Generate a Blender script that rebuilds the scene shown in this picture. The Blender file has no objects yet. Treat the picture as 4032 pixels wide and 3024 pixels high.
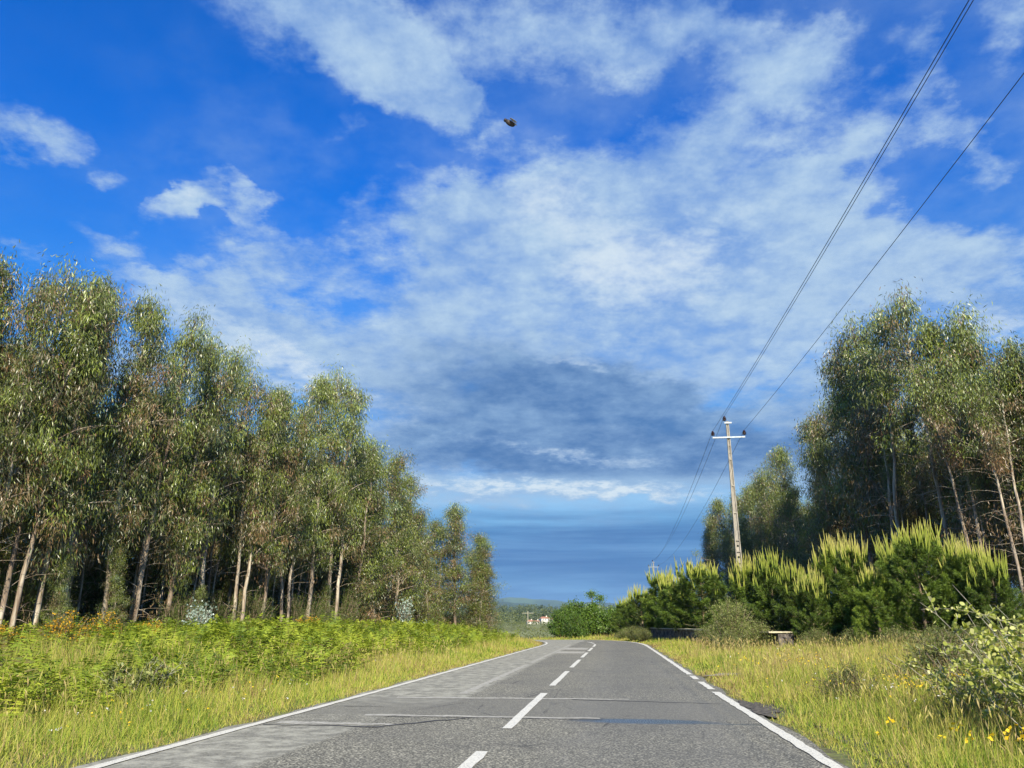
import bpy, math
import numpy as np
from mathutils import Vector

sc = bpy.context.scene
C = sc.collection
R = math.radians

# ------------------------------------------------------------------ camera
cam_d = bpy.data.cameras.new("camera")
cam = bpy.data.objects.new("camera", cam_d)
C.objects.link(cam)
cam_d.sensor_width = 36.0
cam_d.lens = 27.04
cam_d.clip_start = 0.05
cam_d.clip_end = 40000
cam.location = (0, 0, 1.3)
cam.rotation_euler = (R(90 + 17.246), 0, 0)
sc.camera = cam

# ------------------------------------------------------------------ exposure
sc.view_settings.view_transform = 'Standard'
sc.view_settings.look = 'None'
sc.view_settings.exposure = 0.8
sc.view_settings.gamma = 1.0

# ------------------------------------------------------------------ sun
SUN_AZ, SUN_EL = R(171), R(33)          # clockwise from +Y (behind the viewer, to the right)
sun_dir = Vector((math.sin(SUN_AZ) * math.cos(SUN_EL), math.cos(SUN_AZ) * math.cos(SUN_EL), math.sin(SUN_EL)))
sd = bpy.data.lights.new("sun", 'SUN')
sd.energy = 5.0
sd.angle = R(0.53)
sd.color = (1.0, 0.90, 0.73)
sun = bpy.data.objects.new("sun", sd)
C.objects.link(sun)
sun.rotation_euler = sun_dir.to_track_quat('Z', 'Y').to_euler()

# ------------------------------------------------------------------ node helpers
class NT:
    def __init__(s, tree):
        s.t = tree; s.n = tree.nodes; s.l = tree.links
    def new(s, kind, **kw):
        n = s.n.new(kind)
        for k, v in kw.items():
            setattr(n, k, v)
        return n
    def put(s, sock, v):
        if isinstance(v, bpy.types.NodeSocket):
            s.l.new(v, sock)
        elif v is not None:
            if sock.type == 'RGBA' and len(v) == 3:
                v = (*v, 1.0)
            sock.default_value = v
    def math(s, op, a, b=None, c=None, clamp=False):
        n = s.new('ShaderNodeMath', operation=op, use_clamp=clamp)
        s.put(n.inputs[0], a)
        if b is not None: s.put(n.inputs[1], b)
        if c is not None: s.put(n.inputs[2], c)
        return n.outputs[0]
    def mix(s, f, a, b, blend='MIX'):
        n = s.new('ShaderNodeMix', data_type='RGBA', blend_type=blend)
        s.put(n.inputs[0], f); s.put(n.inputs[6], a); s.put(n.inputs[7], b)
        return n.outputs[2]
    def noise(s, vec, scale, detail=3, rough=0.55, dist=0.0, color=False):
        n = s.new('ShaderNodeTexNoise')
        if vec is not None: s.put(n.inputs['Vector'], vec)
        n.inputs['Scale'].default_value = scale
        n.inputs['Detail'].default_value = detail
        n.inputs['Roughness'].default_value = rough
        n.inputs['Distortion'].default_value = dist
        return n.outputs[1 if color else 0]
    def step(s, v, a, b):
        n = s.new('ShaderNodeMapRange', interpolation_type='SMOOTHSTEP')
        s.put(n.inputs[0], v)
        s.put(n.inputs[1], a); s.put(n.inputs[2], b)
        return n.outputs[0]
    def ramp(s, v, stops):
        n = s.new('ShaderNodeValToRGB')
        s.put(n.inputs[0], v)
        e = n.color_ramp.elements
        while len(e) < len(stops): e.new(0.5)
        for el, (p, c) in zip(e, stops):
            el.position = p; el.color = (*c, 1)
        return n.outputs[0]
    def mapping(s, vec, loc=(0, 0, 0), rot=(0, 0, 0), scale=(1, 1, 1), kind='POINT'):
        n = s.new('ShaderNodeMapping', vector_type=kind)
        s.put(n.inputs[0], vec)
        n.inputs[1].default_value = loc; n.inputs[2].default_value = rot; n.inputs[3].default_value = scale
        return n.outputs[0]

def lin(r, g, b):
    f = lambda c: (c / 255 / 12.92) if c / 255 <= 0.04045 else ((c / 255 + 0.055) / 1.055) ** 2.4
    return (f(r), f(g), f(b))

# ------------------------------------------------------------------ world: Nishita sky with broken cloud
# (kind c/d/b = cloud / dark underside / bright edge; azimuth and elevation in degrees, radii, tilt, amount)
CLOUDS = [
('c',-16.6,40.9,12.9,3.3,-10,0.90),('c',-10.5,39.0,9.7,3.0,-25,0.90),('c',-6.3,37.5,4.4,1.9,-6,0.50),('c',1.8,41.5,10.3,3.5,-3,0.70),('c',20.0,40.6,8.3,2.8,-20,0.60),('c',23.2,36.9,5.8,2.4,-5,0.60),('c',17.8,34.8,7.5,2.9,11,0.55),('c',31.5,35.7,2.2,2.2,-17,0.50),('c',37.8,35.5,3.2,2.6,-21,0.55),('c',35.2,28.9,4.5,1.6,-51,0.50),('c',3.7,30.7,7.3,3.3,-3,0.80),('c',15.0,29.9,11.4,4.5,-13,0.90),('c',9.1,24.8,14.6,6.1,-6,1.00),('c',23.1,24.6,9.9,4.8,-6,0.90),('c',32.1,22.9,7.7,3.0,-19,0.80),('c',-4.0,24.4,9.4,5.1,0,0.80),('c',-0.2,19.0,14.3,5.2,-2,0.90),('c',17.5,19.1,10.9,5.0,-7,0.80),('c',34.0,18.3,3.7,2.3,-12,0.90),('c',24.0,31.0,4.7,1.9,16,0.50),('c',-2.2,28.4,9.4,2.7,-19,0.70),('c',-36.3,30.1,3.6,1.4,-3,0.75),('c',-25.0,28.8,2.8,1.5,33,0.85),('c',-20.8,28.5,2.3,1.3,-25,0.60),('c',-30.9,28.4,2.1,0.8,4,0.40),('c',-29.1,24.7,2.8,1.2,11,0.50),('c',-35.4,22.7,2.1,0.6,-3,0.45),('c',-15.1,34.3,2.6,1.4,23,0.35),('c',-12.5,29.4,1.7,1.3,5,0.40),('c',-20.6,25.0,4.1,2.2,7,0.55),('c',-15.8,25.6,4.0,2.0,6,0.45),('c',-23.2,21.7,7.3,1.9,-3,0.50),('c',-16.4,20.6,6.9,2.7,-20,0.55),('c',-16.1,17.9,11.0,2.3,-21,1.00),('c',-9.1,15.3,4.2,5.1,12,0.90),('c',-3.7,9.2,9.6,1.2,-3,0.80),('c',7.4,9.1,7.0,0.7,-5,1.00),('c',6.8,12.7,16.3,3.4,-3,0.60),('c',-27.1,16.4,9.3,2.5,7,0.60),
('d',1.6,14.8,13.8,3.8,-12,0.90),('d',10.3,13.6,8.6,3.0,-13,0.90),('d',-7.2,12.7,7.0,2.0,1,0.50),('d',1.6,18.3,9.9,2.8,-16,0.50),('d',13.5,10.7,8.2,2.0,-3,0.60),('d',22.4,10.5,7.1,6.2,-5,0.50),('d',6.5,4.3,21.2,3.5,-1,0.80),('d',4.0,11.6,19.0,1.9,-2,0.95),('c',4.0,11.6,20.0,2.2,-2,0.9),('c',26,12,9,4.5,0,0.8),('d',8.0,14.5,15.0,3.4,-4,0.6),('b',9.1,26.0,6.0,3.5,0,0.35),('c',9.1,27.0,9.0,5.0,0,0.5),('c',12.0,40.0,7,4,10,0.5),('c',28.0,33.0,6,2.4,-10,0.4),('c',22.0,29.0,9,2.6,10,0.5),
('b',6.7,9.2,7.7,0.7,-6,0.80),('b',-3.3,9.7,6.2,0.7,0,0.50),('b',2.9,30.4,4.3,2.6,-2,0.40),('b',-16.5,17.9,8.9,1.3,-21,0.50),('b',12.9,25.9,8.7,4.0,-7,0.25),('b',33.1,17.8,5.0,1.8,-12,0.40),('b',5.0,12.0,8.5,0.6,-7,0.40),('b',-25.0,29.1,2.0,0.9,34,0.40),('b',4.5,18.4,3.2,0.6,-9,0.35),
]
world = bpy.data.worlds.new("World")
sc.world = world
world.use_nodes = True
w = NT(world.node_tree)
w.n.clear()
out = w.new('ShaderNodeOutputWorld')
bg = w.new('ShaderNodeBackground')
w.l.new(bg.outputs[0], out.inputs[0])
bg.inputs[1].default_value = 0.0575
sky = w.new('ShaderNodeTexSky', sky_type='NISHITA')
sky.sun_disc = False
sky.sun_elevation = SUN_EL
sky.sun_rotation = SUN_AZ
sky.air_density = 1.0
sky.dust_density = 0.3
sky.ozone_density = 3.0
tc = w.new('ShaderNodeTexCoord')
D = tc.outputs['Generated']
sx = w.new('ShaderNodeSeparateXYZ'); w.l.new(D, sx.inputs[0])
X, Y, Z = sx.outputs
az = w.math('MULTIPLY', w.math('ARCTAN2', X, Y), 180 / math.pi)
el = w.math('MULTIPLY', w.math('ARCSINE', Z), 180 / math.pi)
flat = w.new('ShaderNodeCombineXYZ')
zz = w.math('ADD', w.math('MAXIMUM', Z, 0.0), 0.20)
w.put(flat.inputs[0], w.math('DIVIDE', X, zz)); w.put(flat.inputs[1], w.math('DIVIDE', Y, zz))
warp = w.noise(flat.outputs[0], 2.0, 4, 0.6, color=True)
wsep = w.new('ShaderNodeSeparateXYZ'); w.l.new(warp, wsep.inputs[0])
warp2 = w.noise(flat.outputs[0], 8.0, 5, 0.65, color=True)
w2s = w.new('ShaderNodeSeparateXYZ'); w.l.new(warp2, w2s.inputs[0])
ae = w.new('ShaderNodeCombineXYZ')
elf = w.step(el, 0.0, 30.0)
amp = w.math('MULTIPLY_ADD', elf, 3.0, 1.6)
w.put(ae.inputs[0], w.math('ADD', w.math('ADD', az, w.math('MULTIPLY', w.math('SUBTRACT', w2s.outputs[0], 0.5), w.math('MULTIPLY', amp, 1.6))), w.math('MULTIPLY', w.math('SUBTRACT', wsep.outputs[0], 0.5), w.math('MULTIPLY', amp, 1.9))))
w.put(ae.inputs[1], w.math('ADD', w.math('ADD', el, w.math('MULTIPLY', w.math('SUBTRACT', w2s.outputs[1], 0.5), w.math('MULTIPLY', amp, 1.2))), w.math('MULTIPLY', w.math('SUBTRACT', wsep.outputs[1], 0.5), amp)))
acc = {'c': None, 'd': None, 'b': None}
for k, a0, e0, ra, re_, tilt, am in CLOUDS:
    m = w.mapping(ae.outputs[0], (a0, e0, 0), (0, 0, R(tilt)), (ra * 1.35, re_ * 1.35, 1), 'TEXTURE')
    g = w.new('ShaderNodeTexGradient', gradient_type='SPHERICAL')
    w.l.new(m, g.inputs[0])
    acc[k] = w.math('MULTIPLY', g.outputs[1], am * 1.6) if acc[k] is None else w.math('MULTIPLY_ADD', g.outputs[1], am * 1.6, acc[k])
n1 = w.noise(flat.outputs[0], 2.2, 8, 0.6, 0.15)
n2 = w.noise(flat.outputs[0], 6.0, 8, 0.6, 0.0)
behind = w.math('MULTIPLY', w.step(w.math('ABSOLUTE', az), 42.0, 60.0), 0.30)
n3 = w.noise(flat.outputs[0], 15.0, 7, 0.68)
n5 = w.noise(flat.outputs[0], 0.9, 5, 0.6)
st = w.new('ShaderNodeCombineXYZ'); w.put(st.inputs[0], w.math('MULTIPLY', az, 0.035)); w.put(st.inputs[1], w.math('MULTIPLY', el, 0.55))
n4 = w.noise(st.outputs[0], 1.0, 7, 0.62, 0.3)
c_ = lambda n, k: w.math('MULTIPLY', w.math('SUBTRACT', n, 0.5), k)
tex = w.math('ADD', w.math('ADD', c_(n1, 2.0), c_(n2, 1.5)), c_(n3, 1.1))
cov0 = w.math('ADD', w.math('MINIMUM', acc['c'], 1.15), behind)
gate = w.math('MULTIPLY', w.math('MULTIPLY_ADD', w.step(cov0, 0.0, 0.5), 0.92, 0.08), w.math('MULTIPLY_ADD', w.step(cov0, 0.7, 1.15), -0.45, 1.0))
cov = w.step(w.math('ADD', cov0, w.math('MULTIPLY', tex, gate)), 0.02, 1.30)
veil = w.math('MULTIPLY', w.step(w.math('ADD', n5, c_(n2, 0.35)), 0.36, 0.70), 0.40)
veil = w.math('MULTIPLY', veil, w.math('MULTIPLY_ADD', w.step(az, -34.0, -12.0), 0.85, 0.15))
cov = w.math('MAXIMUM', cov, veil)
dark = w.step(w.math('ADD', acc['d'], w.math('ADD', c_(n1, 1.8), c_(n2, 1.2))), -0.1, 1.7)
brt = w.step(w.math('ADD', acc['b'], w.math('ADD', c_(n2, 1.1), c_(n3, 0.9))), 0.08, 1.1)
tint = w.mix(w.step(el, 4.0, 36.0), (0.50, 1.22, 1.50), (0.0, 0.92, 2.30))
blue = w.mix(1.0, sky.outputs[0], tint, 'MULTIPLY')
s10 = lambda c, f=10.0: tuple(v * f for v in c)
shade = w.math('ADD', w.math('ADD', w.math('MULTIPLY', n1, 0.4), w.math('MULTIPLY', n2, 0.35)), w.math('MULTIPLY', n3, 0.25))
light_c = w.mix(w.step(shade, 0.37, 0.63), s10(lin(126, 166, 221)), s10(lin(188, 214, 238)))
light_c = w.mix(brt, light_c, s10(lin(216, 231, 243)))
dark_c = w.mix(w.step(shade, 0.36, 0.64), s10(lin(66, 110, 168)), s10(lin(126, 164, 208)))
col = w.mix(cov, blue, light_c)
col = w.mix(w.math('MULTIPLY', w.math('MULTIPLY', dark, w.math('SUBTRACT', 1.0, w.math('MULTIPLY', brt, 0.85))), 0.9), col, dark_c)
# far slate-blue bank with faint level streaks low over the horizon
bank = w.step(w.math('ADD', el, c_(n4, 3.0)), 9.0, 5.8)
bank_c = w.mix(w.step(n4, 0.42, 0.66), s10(lin(64, 114, 176)), s10(lin(104, 153, 206)))
glow = w.math('MULTIPLY', w.step(w.math('ADD', el, w.math('ADD', c_(n4, 1.6), c_(n3, 1.6))), 10.6, 9.7), w.step(el, 5.0, 9.0))
col = w.mix(w.math('MULTIPLY', glow, 0.75), col, s10(lin(160, 194, 228)))
col = w.mix(w.math('MULTIPLY', w.math('MULTIPLY', glow, w.math('MULTIPLY', brt, w.step(n3, 0.36, 0.58))), 0.9), col, s10(lin(222, 236, 245)))
col = w.mix(w.math('MULTIPLY', bank, 0.93), col, bank_c)
w.l.new(col, bg.inputs[0])

# ------------------------------------------------------------------ scene helpers
rng = np.random.default_rng(7)

def tag(o, label=None, cat=None, group=None, kind=None):
    if label: o['label'] = label
    if cat: o['category'] = cat
    if group: o['group'] = group
    if kind: o['kind'] = kind
    return o

def empty(name, loc=(0, 0, 0), rz=0.0, scale=1.0):
    o = bpy.data.objects.new(name, None)
    o.location = loc; o.rotation_euler = (0, 0, rz); o.scale = (scale,) * 3
    o.empty_display_size = 0.2
    C.objects.link(o)
    return o

class MB:
    """collects quads (and triangles) and builds one mesh"""
    def __init__(s):
        s.v = []; s.q = []; s.t = []; s.n = 0; s.tri = []
    def add(s, v, q, tint=0.5, tri=None):
        v = np.asarray(v, dtype=np.float64).reshape(-1, 3)
        s.v.append(v); s.q.append(np.asarray(q, dtype=np.int64).reshape(-1, 4) + s.n)
        if tri is not None: s.tri.append(np.asarray(tri, dtype=np.int64).reshape(-1, 3) + s.n)
        s.t.append(np.broadcast_to(np.asarray(tint, dtype=np.float64), (len(v),)))
        s.n += len(v)
    def box(s, c, size, tint=0.5, rz=0.0, top=1.0):
        hx, hy, hz = size[0] / 2, size[1] / 2, size[2] / 2
        p = []
        for dz in (-1, 1):
            k = top if dz > 0 else 1.0
            for dx, dy in ((-1, -1), (1, -1), (1, 1), (-1, 1)):
                p.append((dx * hx * k, dy * hy * k, dz * hz))
        p = np.array(p); c_, s_ = math.cos(rz), math.sin(rz)
        p = np.stack([p[:, 0] * c_ - p[:, 1] * s_, p[:, 0] * s_ + p[:, 1] * c_, p[:, 2]], 1) + np.array(c)
        s.add(p, [(3, 2, 1, 0), (4, 5, 6, 7), (0, 1, 5, 4), (1, 2, 6, 5), (2, 3, 7, 6), (3, 0, 4, 7)], tint)
    def tube(s, pts, rad, k=6, tint=0.5):
        pts = np.asarray(pts, float); n = len(pts)
        rad = np.broadcast_to(np.asarray(rad, float), (n,))
        d = np.gradient(pts, axis=0); d /= np.linalg.norm(d, axis=1)[:, None] + 1e-9
        up = np.array([0, 0, 1.0]) if abs(d[0][2]) < 0.9 else np.array([1.0, 0, 0])
        a = np.cross(d, up); a /= np.linalg.norm(a, axis=1)[:, None] + 1e-9
        b = np.cross(d, a)
        ang = np.arange(k) * 2 * math.pi / k
        v = pts[:, None, :] + rad[:, None, None] * (np.cos(ang)[None, :, None] * a[:, None, :] + np.sin(ang)[None, :, None] * b[:, None, :])
        i = np.arange(n - 1)[:, None] * k; j = np.arange(k)[None, :]; j2 = (j + 1) % k
        q = np.stack([i + j, i + j2, i + k + j2, i + k + j], -1).reshape(-1, 4)
        s.add(v.reshape(-1, 3), q, tint)
    def lathe(s, prof, c=(0, 0, 0), k=16, tint=0.5):
        prof = np.array(prof, float); n = len(prof)
        ang = np.arange(k) * 2 * math.pi / k
        v = np.stack([prof[:, 0][:, None] * np.cos(ang), prof[:, 0][:, None] * np.sin(ang), np.repeat(prof[:, 1][:, None], k, 1)], -1) + np.array(c)
        i = np.arange(n - 1)[:, None] * k; j = np.arange(k)[None, :]; j2 = (j + 1) % k
        q = np.stack([i + j, i + j2, i + k + j2, i + k + j], -1).reshape(-1, 4)
        s.add(v.reshape(-1, 3), q, tint)
    def leaves(s, P, Dr, W, L, wd, bend=0.0, tint=0.5, mid=0.45):
        """one long four-sided leaf per row"""
        P = np.asarray(P, float); L = np.asarray(L, float)[:, None]; wd = np.asarray(wd, float)[:, None]
        Dr = Dr / (np.linalg.norm(Dr, axis=1)[:, None] + 1e-9)
        W = W - (W * Dr).sum(1)[:, None] * Dr
        W = W / (np.linalg.norm(W, axis=1)[:, None] + 1e-9)
        bv = np.zeros_like(P); bv[:, 2] = -1.0
        bend = np.broadcast_to(np.asarray(bend, float), (len(P),))[:, None]
        m = P + Dr * L * mid + bv * L * bend * 0.22
        e = P + Dr * L + bv * L * bend
        v = np.stack([P, m + W * wd / 2, e, m - W * wd / 2], 1)
        q = np.arange(len(P) * 4).reshape(-1, 4)
        tint = np.repeat(np.broadcast_to(np.asarray(tint, float), (len(P),)), 4)
        s.add(v.reshape(-1, 3), q, tint)
    def mesh(s, name, mat, smooth=False):
        me = bpy.data.meshes.new(name)
        v = np.concatenate(s.v); q = np.concatenate(s.q)
        nq = len(q); tr = np.concatenate(s.tri) if s.tri else np.zeros((0, 3), int)
        me.vertices.add(len(v)); me.vertices.foreach_set('co', v.astype(np.float32).ravel())
        idx = np.concatenate([q.ravel(), tr.ravel()]).astype(np.int32)
        me.loops.add(len(idx)); me.loops.foreach_set('vertex_index', idx)
        me.polygons.add(nq + len(tr))
        st = np.concatenate([np.arange(nq) * 4, nq * 4 + np.arange(len(tr)) * 3]).astype(np.int32)
        me.polygons.foreach_set('loop_start', st)
        me.polygons.foreach_set('use_smooth', np.full(nq + len(tr), smooth, dtype=bool))
        me.update(calc_edges=True)
        at = me.attributes.new('tint', 'FLOAT', 'POINT')
        at.data.foreach_set('value', np.concatenate(s.t).astype(np.float32))
        me.materials.append(mat)
        return me
    def build(s, name, mat, parent=None, smooth=False, loc=(0, 0, 0)):
        o = bpy.data.objects.new(name, s.mesh(name, mat, smooth))
        C.objects.link(o); o.location = loc
        if parent: o.parent = parent
        return o

def copy_tree(root, loc, rz, scale, label, group):
    r = root.copy(); C.objects.link(r)
    r.location = loc; r.rotation_euler = (0, 0, rz); r.scale = scale if isinstance(scale, tuple) else (scale,) * 3
    tag(r, label, None, group)
    for ch in list(root.children):
        c = ch.copy(); C.objects.link(c); c.parent = r
        for g in list(ch.children):
            d = g.copy(); C.objects.link(d); d.parent = c
    return r

# ------------------------------------------------------------------ materials
def base_mat(name):
    m = bpy.data.materials.new(name); m.use_nodes = True
    t = NT(m.node_tree); t.n.clear()
    o = t.new('ShaderNodeOutputMaterial')
    return m, t, o

def leaf_mat(name, stops, trans=0.3, rough=0.5, spec=0.3, vary=0.12, cloud=0.0):
    m, t, o = base_mat(name)
    a = t.new('ShaderNodeAttribute', attribute_name='tint')
    v = a.outputs['Fac']
    if vary:
        oi = t.new('ShaderNodeObjectInfo')
        v = t.math('ADD', v, t.math('MULTIPLY', t.math('SUBTRACT', oi.outputs['Random'], 0.5), vary))
    if cloud:
        g = t.new('ShaderNodeNewGeometry')
        v = t.math('ADD', v, t.math('MULTIPLY', t.math('SUBTRACT', t.noise(g.outputs['Position'], 0.35, 3), 0.5), cloud))
    c = t.ramp(v, [(a, tuple(k * 0.88 for k in b)) for a, b in stops])
    p = t.new('ShaderNodeBsdfPrincipled')
    t.put(p.inputs['Base Color'], c); p.inputs['Roughness'].default_value = rough
    p.inputs['Specular IOR Level'].default_value = spec
    tr = t.new('ShaderNodeBsdfTranslucent'); t.put(tr.inputs[0], t.mix(1.0, c, (1.25, 1.25, 0.55), 'MULTIPLY'))
    mx = t.new('ShaderNodeMixShader'); mx.inputs[0].default_value = trans
    t.l.new(p.outputs[0], mx.inputs[1]); t.l.new(tr.outputs[0], mx.inputs[2]); t.l.new(mx.outputs[0], o.inputs[0])
    return m

def plain_mat(name, c1, c2, scale=8.0, rough=0.8, stretch=(1, 1, 1), bump=0.0, metal=0.0, contrast=(0.35, 0.65), spec=0.3, coords='Object'):
    m, t, o = base_mat(name)
    tc_ = t.new('ShaderNodeTexCoord')
    vec = t.mapping(tc_.outputs[coords], scale=stretch)
    n = t.noise(vec, scale, 6, 0.6)
    c = t.mix(t.step(n, *contrast), c1, c2)
    p = t.new('ShaderNodeBsdfPrincipled')
    t.put(p.inputs['Base Color'], c); p.inputs['Roughness'].default_value = rough
    p.inputs['Metallic'].default_value = metal; p.inputs['Specular IOR Level'].default_value = spec
    if bump:
        b = t.new('ShaderNodeBump'); b.inputs['Strength'].default_value = bump; b.inputs['Distance'].default_value = 0.02
        t.put(b.inputs['Height'], n); t.l.new(b.outputs[0], p.inputs['Normal'])
    t.l.new(p.outputs[0], o.inputs[0])
    return m

M = {}
M['euc'] = leaf_mat('eucalyptus_leaf', [(0.0, (0.26, 0.15, 0.07)), (0.18, (0.24, 0.18, 0.08)), (0.36, (0.050, 0.070, 0.020)),
    (0.58, (0.125, 0.158, 0.030)), (0.8, (0.27, 0.33, 0.045)), (1.0, (0.20, 0.28, 0.17))], 0.11, 0.38, 0.6, 0.14)
M['bark'] = None
M['pine'] = leaf_mat('pine_needle', [(0.0, (0.09, 0.085, 0.03)), (0.3, (0.055, 0.10, 0.016)), (0.6, (0.17, 0.26, 0.032)), (1.0, (0.33, 0.42, 0.055))], 0.18, 0.5, 0.3, 0.40)
M['shoot'] = leaf_mat('pine_shoot', [(0.0, (0.22, 0.31, 0.045)), (0.6, (0.37, 0.42, 0.065)), (1.0, (0.56, 0.52, 0.16))], 0.2, 0.6, 0.2, 0.35)
M['fern'] = leaf_mat('bracken', [(0.0, (0.20, 0.16, 0.05)), (0.25, (0.09, 0.16, 0.020)), (0.55, (0.26, 0.34, 0.030)), (1.0, (0.44, 0.48, 0.045))], 0.24, 0.55, 0.25, 0.0, 0.6)
M['grass'] = leaf_mat('verge_grass', [(0.0, (0.24, 0.16, 0.07)), (0.18, (0.48, 0.38, 0.16)), (0.38, (0.48, 0.46, 0.09)), (0.60, (0.33, 0.40, 0.05)), (0.80, (0.19, 0.29, 0.035)), (1.0, (0.07, 0.13, 0.018))], 0.22, 0.6, 0.2, 0.0, 0.75)
M['broad'] = leaf_mat('broad_leaf', [(0.0, (0.05, 0.09, 0.015)), (0.5, (0.09, 0.17, 0.022)), (1.0, (0.19, 0.30, 0.035))], 0.28, 0.45, 0.4, 0.1)
M['olive'] = leaf_mat('olive_leaf', [(0.0, (0.13, 0.10, 0.05)), (0.4, (0.14, 0.17, 0.05)), (0.7, (0.23, 0.28, 0.07)), (1.0, (0.42, 0.44, 0.15))], 0.3, 0.5, 0.4, 0.1)
M['sallow'] = leaf_mat('sallow_leaf', [(0.0, (0.16, 0.17, 0.05)), (0.4, (0.30, 0.35, 0.06)), (0.75, (0.48, 0.52, 0.12)), (1.0, (0.62, 0.62, 0.25))], 0.3, 0.45, 0.4, 0.0)
M['blueleaf'] = leaf_mat('juvenile_leaf', [(0.0, (0.16, 0.22, 0.17)), (0.5, (0.28, 0.38, 0.32)), (1.0, (0.48, 0.58, 0.52))], 0.2, 0.4, 0.5, 0.1)
M['brush'] = leaf_mat('brushwood', [(0.0, (0.12, 0.09, 0.045)), (0.5, (0.075, 0.105, 0.026)), (1.0, (0.17, 0.23, 0.05))], 0.15, 0.6, 0.2, 0.25)
M['gorse'] = leaf_mat('gorse_flower', [(0.0, (0.60, 0.30, 0.02)), (1.0, (0.80, 0.50, 0.03))], 0.2, 0.6, 0.2, 0.0)
M['flower'] = leaf_mat('wild_flower', [(0.0, (0.85, 0.55, 0.02)), (0.7, (0.9, 0.72, 0.05)), (0.75, (0.8, 0.78, 0.72)), (1.0, (0.85, 0.83, 0.80))], 0.2, 0.6, 0.2, 0.0)
M['farwood'] = leaf_mat('far_canopy', [(0.0, (0.045, 0.065, 0.028)), (0.5, (0.085, 0.11, 0.04)), (1.0, (0.16, 0.18, 0.065))], 0.1, 0.7, 0.1, 0.0)

def bark_mat():
    m, t, o = base_mat('eucalyptus_bark')
    tc_ = t.new('ShaderNodeTexCoord'); oi = t.new('ShaderNodeObjectInfo')
    off = t.new('ShaderNodeCombineXYZ'); t.put(off.inputs[0], t.math('MULTIPLY', oi.outputs['Random'], 40.0))
    va = t.new('ShaderNodeVectorMath', operation='ADD'); t.l.new(tc_.outputs['Object'], va.inputs[0]); t.l.new(off.outputs[0], va.inputs[1])
    v1 = t.mapping(va.outputs[0], scale=(9, 9, 1.1)); v2 = t.mapping(va.outputs[0], scale=(3, 3, 0.45))
    n = t.noise(v1, 1.0, 6, 0.65, 0.5); n2 = t.noise(v2, 1.0, 4, 0.6)
    c = t.ramp(n, [(0.25, (0.12, 0.085, 0.055)), (0.44, (0.24, 0.185, 0.13)), (0.58, (0.46, 0.40, 0.30)), (0.78, (0.64, 0.58, 0.47))])
    c = t.mix(t.step(t.math('ADD', n2, t.math('MULTIPLY', oi.outputs['Random'], 0.20)), 0.56, 0.74), c, (0.17, 0.12, 0.08))
    p = t.new('ShaderNodeBsdfPrincipled'); t.put(p.inputs['Base Color'], c); p.inputs['Roughness'].default_value = 0.8
    b = t.new('ShaderNodeBump'); b.inputs['Strength'].default_value = 0.4; b.inputs['Distance'].default_value = 0.03
    t.put(b.inputs['Height'], n); t.l.new(b.outputs[0], p.inputs['Normal'])
    t.l.new(p.outputs[0], o.inputs[0])
    return m
M['bark'] = bark_mat()
M['twig'] = plain_mat('brown_twig', (0.16, 0.11, 0.07), (0.36, 0.28, 0.2), 6, 0.9)
M['concrete'] = plain_mat('pole_concrete', (0.20, 0.185, 0.15), (0.36, 0.335, 0.28), 5, 0.85, (3, 3, 0.6), 0.3)
M['stone'] = plain_mat('weathered_stone', (0.05, 0.045, 0.04), (0.23, 0.20, 0.17), 4, 0.95, (1, 1, 1), 0.8)
M['slab'] = plain_mat('capping_stone', (0.34, 0.30, 0.20), (0.58, 0.53, 0.36), 6, 0.9, (1, 1, 1), 0.5)
M['steel'] = plain_mat('galvanised_steel', (0.26, 0.30, 0.33), (0.38, 0.43, 0.46), 12, 0.45, metal=0.3)
M['ceramic'] = plain_mat('brown_ceramic', (0.035, 0.012, 0.012), (0.06, 0.02, 0.018), 5, 0.2, spec=0.6)
M['wire'] = plain_mat('dark_wire', (0.03, 0.035, 0.05), (0.05, 0.055, 0.075), 5, 0.5)
M['oldwood'] = plain_mat('weathered_wood', (0.25, 0.23, 0.17), (0.42, 0.40, 0.30), 4, 0.9, (4, 4, 0.5))
M['render'] = plain_mat('white_render', (0.72, 0.68, 0.6), (0.82, 0.8, 0.74), 1, 0.9)
M['tiles'] = plain_mat('red_tiles', (0.30, 0.13, 0.08), (0.42, 0.20, 0.12), 2, 0.9)
M['glass'] = plain_mat('dark_pane', (0.02, 0.025, 0.03), (0.04, 0.05, 0.06), 2, 0.15, spec=0.8)
M['gravel'] = plain_mat('loose_gravel', (0.12, 0.10, 0.07), (0.45, 0.42, 0.36), 22, 0.95, (1, 1, 1), 0.9, contrast=(0.45, 0.6))
M['shoulder'] = plain_mat('dark_shoulder', (0.035, 0.032, 0.026), (0.15, 0.135, 0.105), 14, 0.95, (1, 1, 1), 0.6)
M['chitin'] = plain_mat('dark_chitin', (0.02, 0.016, 0.014), (0.06, 0.045, 0.035), 60, 0.5)
M['wing'] = plain_mat('pale_wing', (0.35, 0.33, 0.28), (0.5, 0.48, 0.42), 60, 0.4)

# ------------------------------------------------------------------ the road's course and the lie of the land
HEAD = R(7.55)
sS = np.arange(-30, 240, 1.0)
hd = HEAD - np.clip(sS - 48, 0, 34) / 62.0
cx_ = -1.48 + np.concatenate([[0], np.cumsum(np.sin(hd[:-1]))]); cy_ = np.concatenate([[0], np.cumsum(np.cos(hd[:-1]))])
i0 = int(np.argmin(abs(sS)))
cx_ = cx_ - cx_[i0] - 1.48; cy_ = cy_ - cy_[i0]

def halfw(y):
    return np.interp(y, [8, 16, 33, 45, 60], [3.50, 3.36, 3.24, 3.14, 3.10])

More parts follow.
